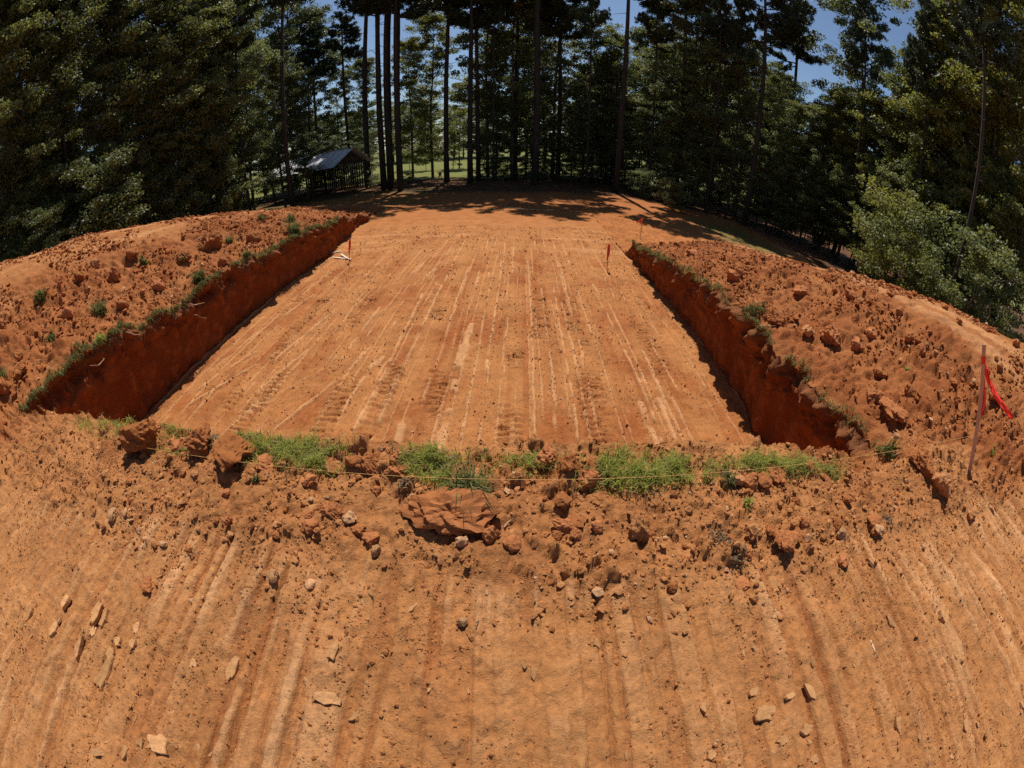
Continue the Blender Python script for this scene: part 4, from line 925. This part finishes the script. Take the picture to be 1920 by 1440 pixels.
crumbs('soil_crumbs', P, power(g, len(P), 0.0045, 0.020, 2.5), g, Tbank, COLA, 'fine crumbs strewn on the graded foreground', tiny=True)
P, g = scatter(9800, (-13, -7.2), (0.6, 20), 813, 0.0, 1.3); crumbs('soil_crumbs', P, power(g, len(P), 0.016, 0.075, 2.2) * (1 + 0.02 * P[:, 1]), g, Tbank, COLB, 'loose clods and crumbs of the left bank')
P, g = scatter(9800, (3.9, 9.5), (1.4, 14.5), 814, -0.05, 1.3); crumbs('soil_crumbs', P, power(g, len(P), 0.014, 0.075, 2.1), g, Tbank, COLB, 'loose clods and crumbs of the right bank')
g = np.random.default_rng(815); n = 13000
P = np.column_stack([g.uniform(-7.1, 3.8, n * 3), 2.2 + 16 * g.uniform(0, 1, n * 3) ** 1.4])
P = P[(fbm(P[:, 0] * 1.8, P[:, 1] * 0.7, 3, 167) + 0.1 > g.normal(0.05, 0.2, len(P))) & (P[:, 0] > XL(P[:, 1]) + 0.05) & (P[:, 0] < XR(P[:, 1]) - 0.05)][:n]
k_ = g.uniform(0, 1, len(P)) < 0.55; P[k_, 0] = _rx[np.clip(np.searchsorted(_rx, P[k_, 0]), 0, len(_rx) - 1)] + g.normal(0, 0.035, k_.sum()); P[:, 0] = np.clip(P[:, 0], -7.0, 3.7)
crumbs('soil_crumbs', P, power(g, len(P), 0.008, 0.035, 2.6) * (0.8 + 0.05 * P[:, 1]), g, Tfloor, ((0.40, 0.155, 0.05), (0.53, 0.25, 0.10)), 'crumbs scattered on the pit floor', tiny=True)

# ------------------------------------------------------------------ grass
def blades(P, Hh, g, lean=0.5, width=0.006, dirv=None, droop=0.5):
    """curved tapering blades; P (n,3) roots"""
    n = len(P); a = g.uniform(0, 6.28, n)
    d = np.column_stack([np.cos(a), np.sin(a), np.zeros(n)]) * (lean * g.uniform(0.2, 1.3, (n, 1)))
    if dirv is not None: d = d * 0.7 + np.asarray(dirv) * g.uniform(0.3, 1.0, (n, 1))
    w = np.column_stack([-np.sin(a + g.normal(0, 0.5, n)), np.cos(a), np.zeros(n)]) * (width * g.uniform(0.6, 1.3, (n, 1)))
    H_ = np.asarray(Hh)[:, None]; up = np.array([0, 0, 1.0])
    p1 = P + (up * 0.55 + d * 0.25) * H_; p2 = P + (up * (0.95 - 0.35 * droop) + d * 0.75) * H_; p3 = P + (up * (1.05 - 0.8 * droop) + d * 1.25) * H_
    V = np.stack([P - w, P + w, p1 + w * 0.85, p1 - w * 0.85, p2 + w * 0.5, p2 - w * 0.5, p3], 1)
    F4 = np.array([(0, 1, 2), (0, 2, 3), (3, 2, 4), (3, 4, 5), (5, 4, 6)])
    F = (F4[None] + (np.arange(n) * 7)[:, None, None]).reshape(-1, 3)
    h = np.clip(g.normal(0.45, 0.25, n), 0, 1); C = np.repeat(np.column_stack([h, h, h]), 7, 0)
    return V.reshape(-1, 3), F, C
def grass_obj(name, sets, mat, **kw):
    V, F, C = join(sets)
    return obj(name, mesh_np(name, V, F, mat, C, False))
g = np.random.default_rng(55); sets = []; straw = []
# ellipses on the photograph (centre, half sizes), blades, height: turf left on the near rim
for cx, cy, rx, ry, n, hh in [(540, 845, 75, 26, 1700, 0.085), (615, 858, 45, 20, 800, 0.08), (455, 820, 30, 14, 420, 0.07), (330, 815, 26, 16, 200, 0.06), (215, 800, 40, 18, 420, 0.075), (160, 800, 24, 12, 200, 0.06), (250, 790, 14, 14, 90, 0.06), (800, 868, 50, 26, 900, 0.09), (845, 885, 36, 24, 520, 0.10), (955, 872, 70, 18, 480, 0.07), (1010, 862, 40, 12, 250, 0.07), (1190, 892, 85, 30, 2100, 0.09), (1265, 885, 50, 24, 700, 0.08), (1120, 893, 20, 22, 200, 0.08), (1330, 882, 34, 16, 260, 0.07), (1405, 873, 38, 16, 460, 0.08), (1465, 872, 40, 12, 380, 0.075), (1525, 868, 50, 16, 650, 0.085), (1555, 880, 24, 16, 220, 0.07), (1300, 905, 40, 14, 160, 0.05), (900, 905, 20, 12, 60, 0.06), (270, 845, 30, 8, 120, 0.05), (340, 852, 26, 8, 120, 0.05)]:
    a, b = on_plane(cx - rx, cy, 1.88), on_plane(cx + rx, cy, 1.88); c, d = on_plane(cx, cy - ry, 1.88), on_plane(cx, cy + ry, 1.88)
    n = int(n * 1.3); u = g.normal(0, 0.55, (n, 2)).clip(-1.3, 1.3)
    m0 = (np.array(a) + b) / 2
    xy = m0 + u[:, :1] * (np.array(b) - a) / 2 + u[:, 1:] * (np.array(c) - d) / 2
    xy[:, 1] = np.minimum(xy[:, 1], YN(xy[:, 0]) - 0.005)
    kk = fbm(xy[:, 0] * 5.5, xy[:, 1] * 5.5, 3, 93) > -0.26 + g.normal(0, 0.1, n); xy = xy[kk]; n = len(xy)
    z = Tbank(xy[:, 0], xy[:, 1]); tall = 0.55 + 0.75 * (fbm(xy[:, 0] * 7, xy[:, 1] * 7, 2, 94) + 0.5).clip(0, 1.4)
    sets.append(blades(np.column_stack([xy, z - 0.005]), hh * tall * g.uniform(0.5, 1.4, n), g, 0.7, 0.0032))
    m2 = max(6, n // 9); q = g.integers(0, n, m2); straw.append(blades(np.column_stack([xy[q] + g.normal(0, 0.02, (m2, 2)), z[q]]), hh * g.uniform(0.4, 1.2, m2), g, 1.1, 0.0028, None, 0.9))
tag(grass_obj('grass', sets, MGR), 'bright green grass left along the near rim of the cut', 'grass', None, 'stuff')
tag(grass_obj('straw', straw, MGRY), 'dead straw mixed into the grass of the near rim', 'straw', None, 'stuff')
sets = []
def fringe(side, segs, dens, hh):
    for ya, yb, k in segs:
        n = int((yb - ya) * dens * k)
        y = g.uniform(ya, yb, n); xr = XL(y) if side < 0 else XR(y)
        inn = g.uniform(0, 1, n) ** 1.6 * (0.10 + 0.10 * vn(y * 1.2, y * 0 + side, 91).clip(0, 1))
        x = xr + side * inn + (-side) * 0.03
        z = Tbank(xr + side * inn.clip(0.01, 9), y)
        sets.append(blades(np.column_stack([x, y, z - 0.01]), hh * g.uniform(0.5, 1.4, n), g, 0.7, 0.006, np.array([-side * 0.9, 0, -0.25]), 0.9))
fringe(-1, [(1.7, 4.9, 1.0), (5.0, 7.6, 0.8), (8.1, 15.5, 0.75)], 520, 0.12)
fringe(1, [(2.4, 3.4, 0.35), (3.6, 4.2, 0.5), (4.6, 5.8, 0.5), (6.2, 9.2, 0.45), (9.5, 13.3, 0.7)], 380, 0.10)
tag(grass_obj('grass', sets, MGRD), 'dull turf fringe along both long rims of the cut', 'grass', None, 'stuff')
def tuft(px, py, w, hh, n, mat, label, name='grass_tuft', cat='grass', drop=0.5, z_up=0.0):
    p, t = hit(px, py)
    e = w / FPX * t * 0.5
    u = g.normal(0, 0.36, (n, 2)).clip(-0.8, 0.8) * e * 0.8
    z = T(p[0] + u[:, 0], p[1] + u[:, 1]) - 0.01 + z_up
    z0 = float(T(p[0], p[1])[0]); z = np.maximum(z, z0 - 0.03)
    v = blades(np.column_stack([u, z - z0]), hh * g.uniform(0.5, 1.25, n), g, 0.75, 0.0022 * t ** 0.6 + 0.002, None, drop)
    o = obj(name, mesh_np(name, *v[:2], mat, v[2], False)); o.location = (p[0], p[1], z0)
    tag(o, label, cat, 'single tufts on the bare soil')
for a in [(78, 566, 24, 0.30, 130, MGRD, 'grey-green tuft high on the left bank near the left edge'), (190, 592, 32, 0.30, 170, MGRD, 'darkest tuft in the middle of the left bank'), (100, 640, 24, 0.16, 90, MGRD, 'faint low tuft on the left bank below the others'), (375, 525, 38, 0.28, 190, MGRD, 'bushy tuft at the left rim of the cut'), (8, 718, 26, 0.25, 120, MGRD, 'tuft on the left bank cut by the left edge'), (492, 415, 24, 0.22, 110, MGRD, 'green tuft high on the far left bank'), (545, 418, 28, 0.3, 130, MGRD, 'tuft at the far left crest'), (553, 440, 34, 0.45, 170, MGRD, 'tall tuft beside the far left rim'), (272, 495, 22, 0.2, 70, MGRD, 'small tuft on a clod of the left bank'), (345, 490, 24, 0.2, 80, MGRD, 'small tuft behind the bushy rim tuft'), (430, 455, 24, 0.25, 80, MGRD, 'tuft at the far clod heap of the left bank'), (462, 480, 26, 0.2, 100, MGRD, 'tuft on the left rim beyond the gap in the turf'),
          (262, 795, 26, 0.17, 130, MGR, 'upright green tuft in the near left corner of the cut'), (395, 838, 44, 0.10, 260, MGRY, 'dry grass on the rounded clod of the near rim'), (880, 935, 70, 0.17, 420, MGRD, 'long drooping tuft on the largest foreground slab'), (1365, 900, 44, 0.08, 100, MGRD, 'dry tuft beside the tan clod on the right rim'), (480, 898, 20, 0.04, 60, MGRD, 'tiny grey-green tuft before the crumbly rim clod'), (1660, 850, 60, 0.13, 110, MGRD, 'dry tuft in the near right corner of the cut'), (1700, 695, 16, 0.06, 40, MGR, 'tiny green sprout on the right bank'), (1860, 850, 16, 0.06, 40, MGR, 'tiny green sprout right of the stake foot'), (1400, 945, 16, 0.05, 80, MGR, 'thin sprouts on the right foreground'), (1415, 585, 50, 0.12, 90, MGRD, 'tuft hanging on the right rim'),
          (1350, 1010, 90, 0.03, 200, MGRY, 'matted dead weeds in the right foreground'), (1385, 1040, 70, 0.03, 120, MGRY, 'lower clump of matted dead weeds in the right foreground'), (1665, 975, 40, 0.035, 90, MGRY, 'thin dead weeds in the far right foreground'), (760, 905, 40, 0.05, 80, MGRY, 'dead weeds left of the drooping tuft')]:
    tuft(*a)

# ------------------------------------------------------------------ stakes, flags, string
MWOOD = mat_plain('raw_stake_wood', (0.62, 0.36, 0.22), 0.8, 0, 0.2, 14, (1, 1, 0.15))
MRIB = mat_plain('red_flagging_ribbon', (0.95, 0.04, 0.025), 0.4, 0, 0.12, 6)
MORA = mat_plain('orange_flag', (0.88, 0.10, 0.03), 0.4, 0, 0.12, 6)
MWIRE = mat_plain('flag_wire', (0.24, 0.13, 0.07), 0.6, 0, 0.2, 6)
MSTR = mat_plain('yellow_string', (0.62, 0.33, 0.10), 0.7, 0, 0.2, 30)
MROOT = mat_plain('pale_root', (0.42, 0.26, 0.15), 0.85, 0, 0.25, 20)
MWHT = mat_plain('weathered_white_board', (0.72, 0.62, 0.5), 0.7, 0, 0.15, 10)
MSTK = mat_plain('dark_stick', (0.17, 0.09, 0.05), 0.85, 0, 0.3, 20)
def ribbon(pts, w, side, name, mat, parent, th=0.0015):
    pts = np.asarray(pts, float); k = len(pts); side = np.asarray(side, float)
    V = []; F = []
    for i in range(k):
        t = pts[min(i + 1, k - 1)] - pts[max(i - 1, 0)]; t /= np.linalg.norm(t)
        s = side + 0.35 * math.sin(i * 1.3) * np.cross(t, side); s -= t * (s @ t); s /= np.linalg.norm(s); n = np.cross(t, s)
        for a, b in ((-1, -1), (1, -1), (1, 1), (-1, 1)): V.append(pts[i] + s * a * w / 2 + n * b * th)
    for i in range(k - 1):
        for j in range(4): F.append((4 * i + j, 4 * i + (j + 1) % 4, 4 * i + 4 + (j + 1) % 4, 4 * i + 4 + j))
    F += [(3, 2, 1, 0), tuple(4 * (k - 1) + j for j in range(4))]
    return obj(name, mesh_np(name, np.array(V), np.array(F), mat, None, True), parent)
def along(px, py, p0):
    """point on the ray through a pixel at the same horizontal distance as p0"""
    v = ray(px, py); t = math.hypot(p0[0], p0[1]) / math.hypot(v[0], v[1])
    return np.array([v[0] * t, v[1] * t, CAMZ + v[2] * t])
b, _ = hit(1818, 882)
top = along(1845, 646, b)
st = empty('survey_stake', b)
ax = top - b; L0 = np.linalg.norm(ax); ax /= L0
sd = np.cross(ax, np.array([b[0], b[1], 0])); sd /= np.linalg.norm(sd); nn = np.cross(ax, sd)
Rm = np.column_stack([sd, nn, ax])
MB().box(ax * (L0 / 2 - 0.09), (0.05, 0.022, L0 + 0.18), Rm).build('post', MWOOD, st)
MB().box(ax * (L0 - 0.165), (0.058, 0.028, 0.085), Rm).build('ribbon_knot', MRIB, st)
kn = ax * (L0 - 0.18) - nn * 0.012
pxp = lambda x, y, d=0.0: along(x, y, b) - b - nn * d
ribbon([kn, pxp(1847, 690), pxp(1851, 705), pxp(1855, 718)], 0.055, nn * 0.4 + sd, 'ribbon_tail', MRIB, st)
ribbon([pxp(1849, 690), pxp(1854, 712), pxp(1859, 725), pxp(1866, 741), pxp(1876, 755), pxp(1886, 768), pxp(1898, 784)], 0.06, sd * 0.5 + np.array([0, 0, 0.5]), 'ribbon_tail', MRIB, st)
ribbon([kn, pxp(1842, 700, 0.015), pxp(1844, 730, 0.02), pxp(1845, 750, 0.02), pxp(1842, 768, 0.015), pxp(1838, 779, 0.01)], 0.05, sd, 'ribbon_tail', MRIB, st)
tag(st, 'wooden survey stake with red ribbon tails in the right foreground', 'stake')
s1 = b + ax * L0 * 0.30
s0, _ = hit(226, 840); s0 = s0 + np.array([0, 0, 0.07])
k = np.linspace(0, 1, 30)[:, None]
P = s0 * (1 - k) + s1 * k; P[:, 2] -= (0.02 * np.sin(math.pi * k))[:, 0]
tag(MB().tube(P, 0.0015, 5).build('builder_string', MSTR, None, True), 'thin yellow string stretched along the near rim to the ribboned stake', 'string')

def flag(px, py, tx, ty, label, kind, z_is=None):
    p, _ = hit(px, py)
    e = empty('survey_flag', p)
    tp = along(tx, ty, p) - p
    MB().tube([(-tp * 0.12), tp * 0.5, tp], 0.011, 6).build('wire', MWIRE, e, True)
    if kind == 'hang':
        for s_, l in ((-1, 0.62), (1, 0.5)):
            q = np.array([0.022 * s_, 0, 0])
            ribbon([tp * 0.98 + q * 0.3, tp * 0.85 + q, tp * 0.7 + q * 1.3, tp * (1 - l) + q * 0.9], 0.04, (1, 0.3 * s_, 0), 'ribbon_tail', MRIB, e)
    else:
        ribbon([tp * 0.99, tp * 0.90 + np.array([-0.10, 0, 0]), tp * 0.80 + np.array([-0.19, 0.02, 0]), tp * 0.70 + np.array([-0.25, 0.02, 0])], 0.055, (0.3, 0, 1), 'ribbon_tail', MORA, e)
        ribbon([tp * 0.99, tp * 0.86 + np.array([-0.03, 0, 0]), tp * 0.74 + np.array([-0.07, 0.02, 0]), tp * 0.66 + np.array([-0.08, 0.02, 0])], 0.055, (1, 0, 0.2), 'ribbon_tail', MORA, e)
    tag(e, label, 'flag', 'marker flags round the cut')
flag(1200, 446, 1206, 409, 'orange flag fluttering left on the far end of the right bank', 'wave')
flag(1138, 506, 1142, 457, 'red ribbon flag on the pit floor near the far right corner', 'hang')
flag(655, 491, 656, 446, 'red ribbon flag beside white boards at the far left corner', 'hang')
# white board pieces at the far left corner
for x0, y0, x1, y1, lab in ((621, 478, 640, 474, 'upper short white board at the far left flag'), (622, 484, 659, 488, 'longer white board lying at the far left flag'), (640, 480, 652, 488, 'white board crossing the longer one at the far left flag')):
    a, c = np.array([*on_plane(x0, y0), 0.07]), np.array([*on_plane(x1, y1), 0.07])
    d = c - a; L_ = np.linalg.norm(d); d /= L_; s_ = np.cross((0, 0, 1), d); Rm = np.column_stack([d, s_, np.cross(d, s_)])
    mid = (a + c) / 2; zz = float(Tfloor(np.array([mid[0]]), np.array([mid[1]]))[0]); mid[2] = zz + 0.035
    tag(MB().box(mid, (L_, 0.06, 0.03), Rm).build('board', MWHT), lab, 'board', 'white boards at the far left flag')
def stick(pts, rad, mat, label, name='stick', lift=0.012, cat='stick', floor=False):
    Q = []
    for px, py in pts:
        p = np.array([*on_plane(px, py, 0.03), 0.02]) if floor else hit(px, py)[0]
        Q.append(p + np.array([0, 0, lift]))
    n = len(Q)
    tag(MB().tube(Q, np.linspace(rad, rad * 0.5, n), 5).build(name, mat, None, True), label, cat)
stick([(656, 831), (664, 822), (684, 814)], 0.012, MSTK, 'bent dark stick on the pit floor near the rim', floor=True)
stick([(1631, 1202), (1638, 1218), (1645, 1233)], 0.006, MWHT, 'short pale stick in the right foreground', lift=0.006)
stick([(945, 992), (953, 982), (962, 976)], 0.006, MROOT, 'short pale twig right of the largest slab', lift=0.02)
stick([(888, 1193), (893, 1178), (898, 1163)], 0.004, MSTK, 'thin dark twig in the middle foreground', lift=0.006)
stick([(1415, 616), (1432, 617), (1452, 616)], 0.010, MROOT, 'pale root across the clod on the right rim', 'root', 0.05, 'root')
stick([(1668, 861), (1680, 856), (1690, 851)], 0.006, MROOT, 'pale twig at the near right corner of the cut', lift=0.03)
def wall_root(px0, py0, px1, py1, label, X0=-7.02):
    Q = []
    for s_ in np.linspace(0, 1, 6):
        v = ray(px0 + (px1 - px0) * s_, py0 + (py1 - py0) * s_ + 3 * math.sin(s_ * 5)); t = X0 / v[0]
        Q.append((X0, v[1] * t, CAMZ + v[2] * t))
    Q[0] = (X0 - 0.25, Q[0][1], Q[0][2]); Q[-1] = (X0 - 0.2, Q[-1][1], Q[-1][2] - 0.02)
    tag(MB().tube(Q, [0.014, 0.013, 0.011, 0.009, 0.006, 0.004], 5).build('root', MROOT, None, True), label, 'root', 'roots sticking out of the left wall')
wall_root(348, 568, 392, 570, 'upper pale root sticking out of the left wall')
wall_root(366, 586, 392, 602, 'thin root hanging below the upper one on the left wall')
wall_root(178, 686, 200, 672, 'pale root low on the near left wall')
wall_root(240, 620, 268, 632, 'thin root under the turf of the left wall')

# ------------------------------------------------------------------ shed
MTIN = mat_plain('galvanised_roof_sheet', (0.72, 0.73, 0.76), 0.42, 0.25, 0.12, 3)
MOLD = mat_plain('weathered_dark_board', (0.065, 0.047, 0.033), 0.9, 0, 0.35, 5, (1, 1, 0.2))
azA, _ = az_el(625, 316)
A = np.array([36.5 * math.sin(azA), 36.5 * math.cos(azA)])
f2 = A / np.linalg.norm(A); r2 = np.array([f2[1], -f2[0]])
u2 = -r2 * 0.80 + f2 * 0.60; v2 = r2 * 0.60 + f2 * 0.80
zs = float(Zb(A[:1], A[1:])[0])
SL, SW, ZE, ZR = 8.0, 5.6, 2.85, 4.15
def sp(a, b_, z): return np.array([*(u2 * a + v2 * b_), z])
sh = empty('open_shed', (A[0], A[1], zs))
def bar(mb, p, q, w, h):
    d = q - p; L_ = np.linalg.norm(d); d /= L_
    s_ = np.cross(d, (0, 0, 1) if abs(d[2]) < 0.95 else (1, 0, 0)); s_ /= np.linalg.norm(s_); n_ = np.cross(s_, d)
    mb.box((p + q) / 2, (L_, w, h), np.column_stack([d, s_, n_])); return mb
for a in (0.2, 2.75, 5.3, SL - 0.2):
    for b_ in (0.25, SW - 0.25):
        bar(MB(), sp(a, b_, -0.5), sp(a, b_, ZE - 0.1), 0.14, 0.14).build('post', MOLD, sh)
for b_ in (0.25, SW - 0.25): bar(MB(), sp(0, b_, ZE - 0.08), sp(SL, b_, ZE - 0.08), 0.1, 0.18).build('beam', MOLD, sh)
def roof_sheet(b0, b1, z0, z1, a0, a1, name='roof_panel'):
    n = 36; V = []; 
    as_ = np.linspace(a0, a1, n)
    for k_, a in enumerate(as_):
        dz = 0.03 * (1 if k_ % 3 == 0 else 0)
        V += [sp(a, b0, z0 + dz), sp(a, b1, z1 + dz), sp(a, b0, z0 + dz - 0.02), sp(a, b1, z1 + dz - 0.02)]
    F = []
    for k_ in range(n - 1):
        i_ = 4 * k_; j_ = i_ + 4
        F += [(i_, j_, j_ + 1, i_ + 1), (i_ + 2, i_ + 3, j_ + 3, j_ + 2), (i_, i_ + 2, j_ + 2, j_), (i_ + 1, j_ + 1, j_ + 3, i_ + 3)]
    return obj(name, mesh_np(name, np.array(V), np.array(F), MTIN, None, False), sh)
roof_sheet(-0.45, SW / 2, ZE - 0.18, ZR, -0.4, SL + 0.4)
roof_sheet(SW + 0.45, SW / 2, ZE - 0.18, ZR + 0.004, -0.4, SL + 0.4)
bar(MB(), sp(-0.42, SW / 2, ZR + 0.05), sp(SL + 0.42, SW / 2, ZR + 0.05), 0.28, 0.03).build('ridge_cap', MTIN, sh)
nb = 16
for i_ in range(nb):                                        # gable boards at the near end
    b0 = SW * (i_ + 0.5) / nb
    zt = ZE - 0.12 + (ZR - ZE) * (1 - abs(b0 - SW / 2) / (SW / 2)) - 0.05
    bar(MB(), sp(0.1, b0, ZE - 0.25), sp(0.1, b0, max(zt, ZE - 0.1)), SW / nb * 0.94, 0.025 + 0.006 * (i_ % 2)).build('gable_board', MOLD, sh)
nb = 30
for i_ in range(nb):                                        # back wall boards
    a0 = SL * (i_ + 0.5) / nb
    bar(MB(), sp(a0, SW - 0.14, 0), sp(a0, SW - 0.14, ZE - 0.2), SL / nb * 0.95, 0.025 + 0.006 * (i_ % 2)).build('wall_board', MOLD, sh)
for a in np.linspace(0.4, SL - 0.4, 5):
    for b0 in (0.0, SW): bar(MB(), sp(a, b0, ZE - 0.2), sp(a, SW / 2, ZR - 0.09), 0.06, 0.14).build('rafter', MOLD, sh)
tag(sh, 'open-sided shed with a sun-streaked metal roof under the trees', 'shed')

# ------------------------------------------------------------------ surveying tripod at the far edge
MTRI = mat_plain('tripod_leg_wood', (0.42, 0.24, 0.12), 0.6, 0, 0.2, 8)
MINS = mat_plain('dark_instrument', (0.03, 0.03, 0.035), 0.4, 0, 0.1, 8)
x, y = on_plane(826, 357, 0.0)
z = float(Tbank(np.array([x]), np.array([y]))[0])
tr_ = empty('survey_tripod', (x, y, z))
for k_ in range(3):
    a = 0.6 + k_ * 2.094
    f0 = np.array([0.55 * math.cos(a), 0.55 * math.sin(a), -0.03])
    lg = MB(); bar(lg, f0, np.array([0.07 * math.cos(a), 0.07 * math.sin(a), 1.25]), 0.055, 0.045); lg.build('leg', MTRI, tr_)
MB().tube([(0, 0, 1.24), (0, 0, 1.29)], 0.11, 10).build('head_plate', MINS, tr_)
ins = MB(); ins.box((0, 0, 1.40), (0.2, 0.16, 0.2)); ins.tube([(-0.15, 0, 1.46), (0.15, 0, 1.46)], 0.04, 8); ins.build('level', MINS, tr_)
tag(tr_, 'surveying tripod with a small dark level at the far edge of the dirt', 'tripod')
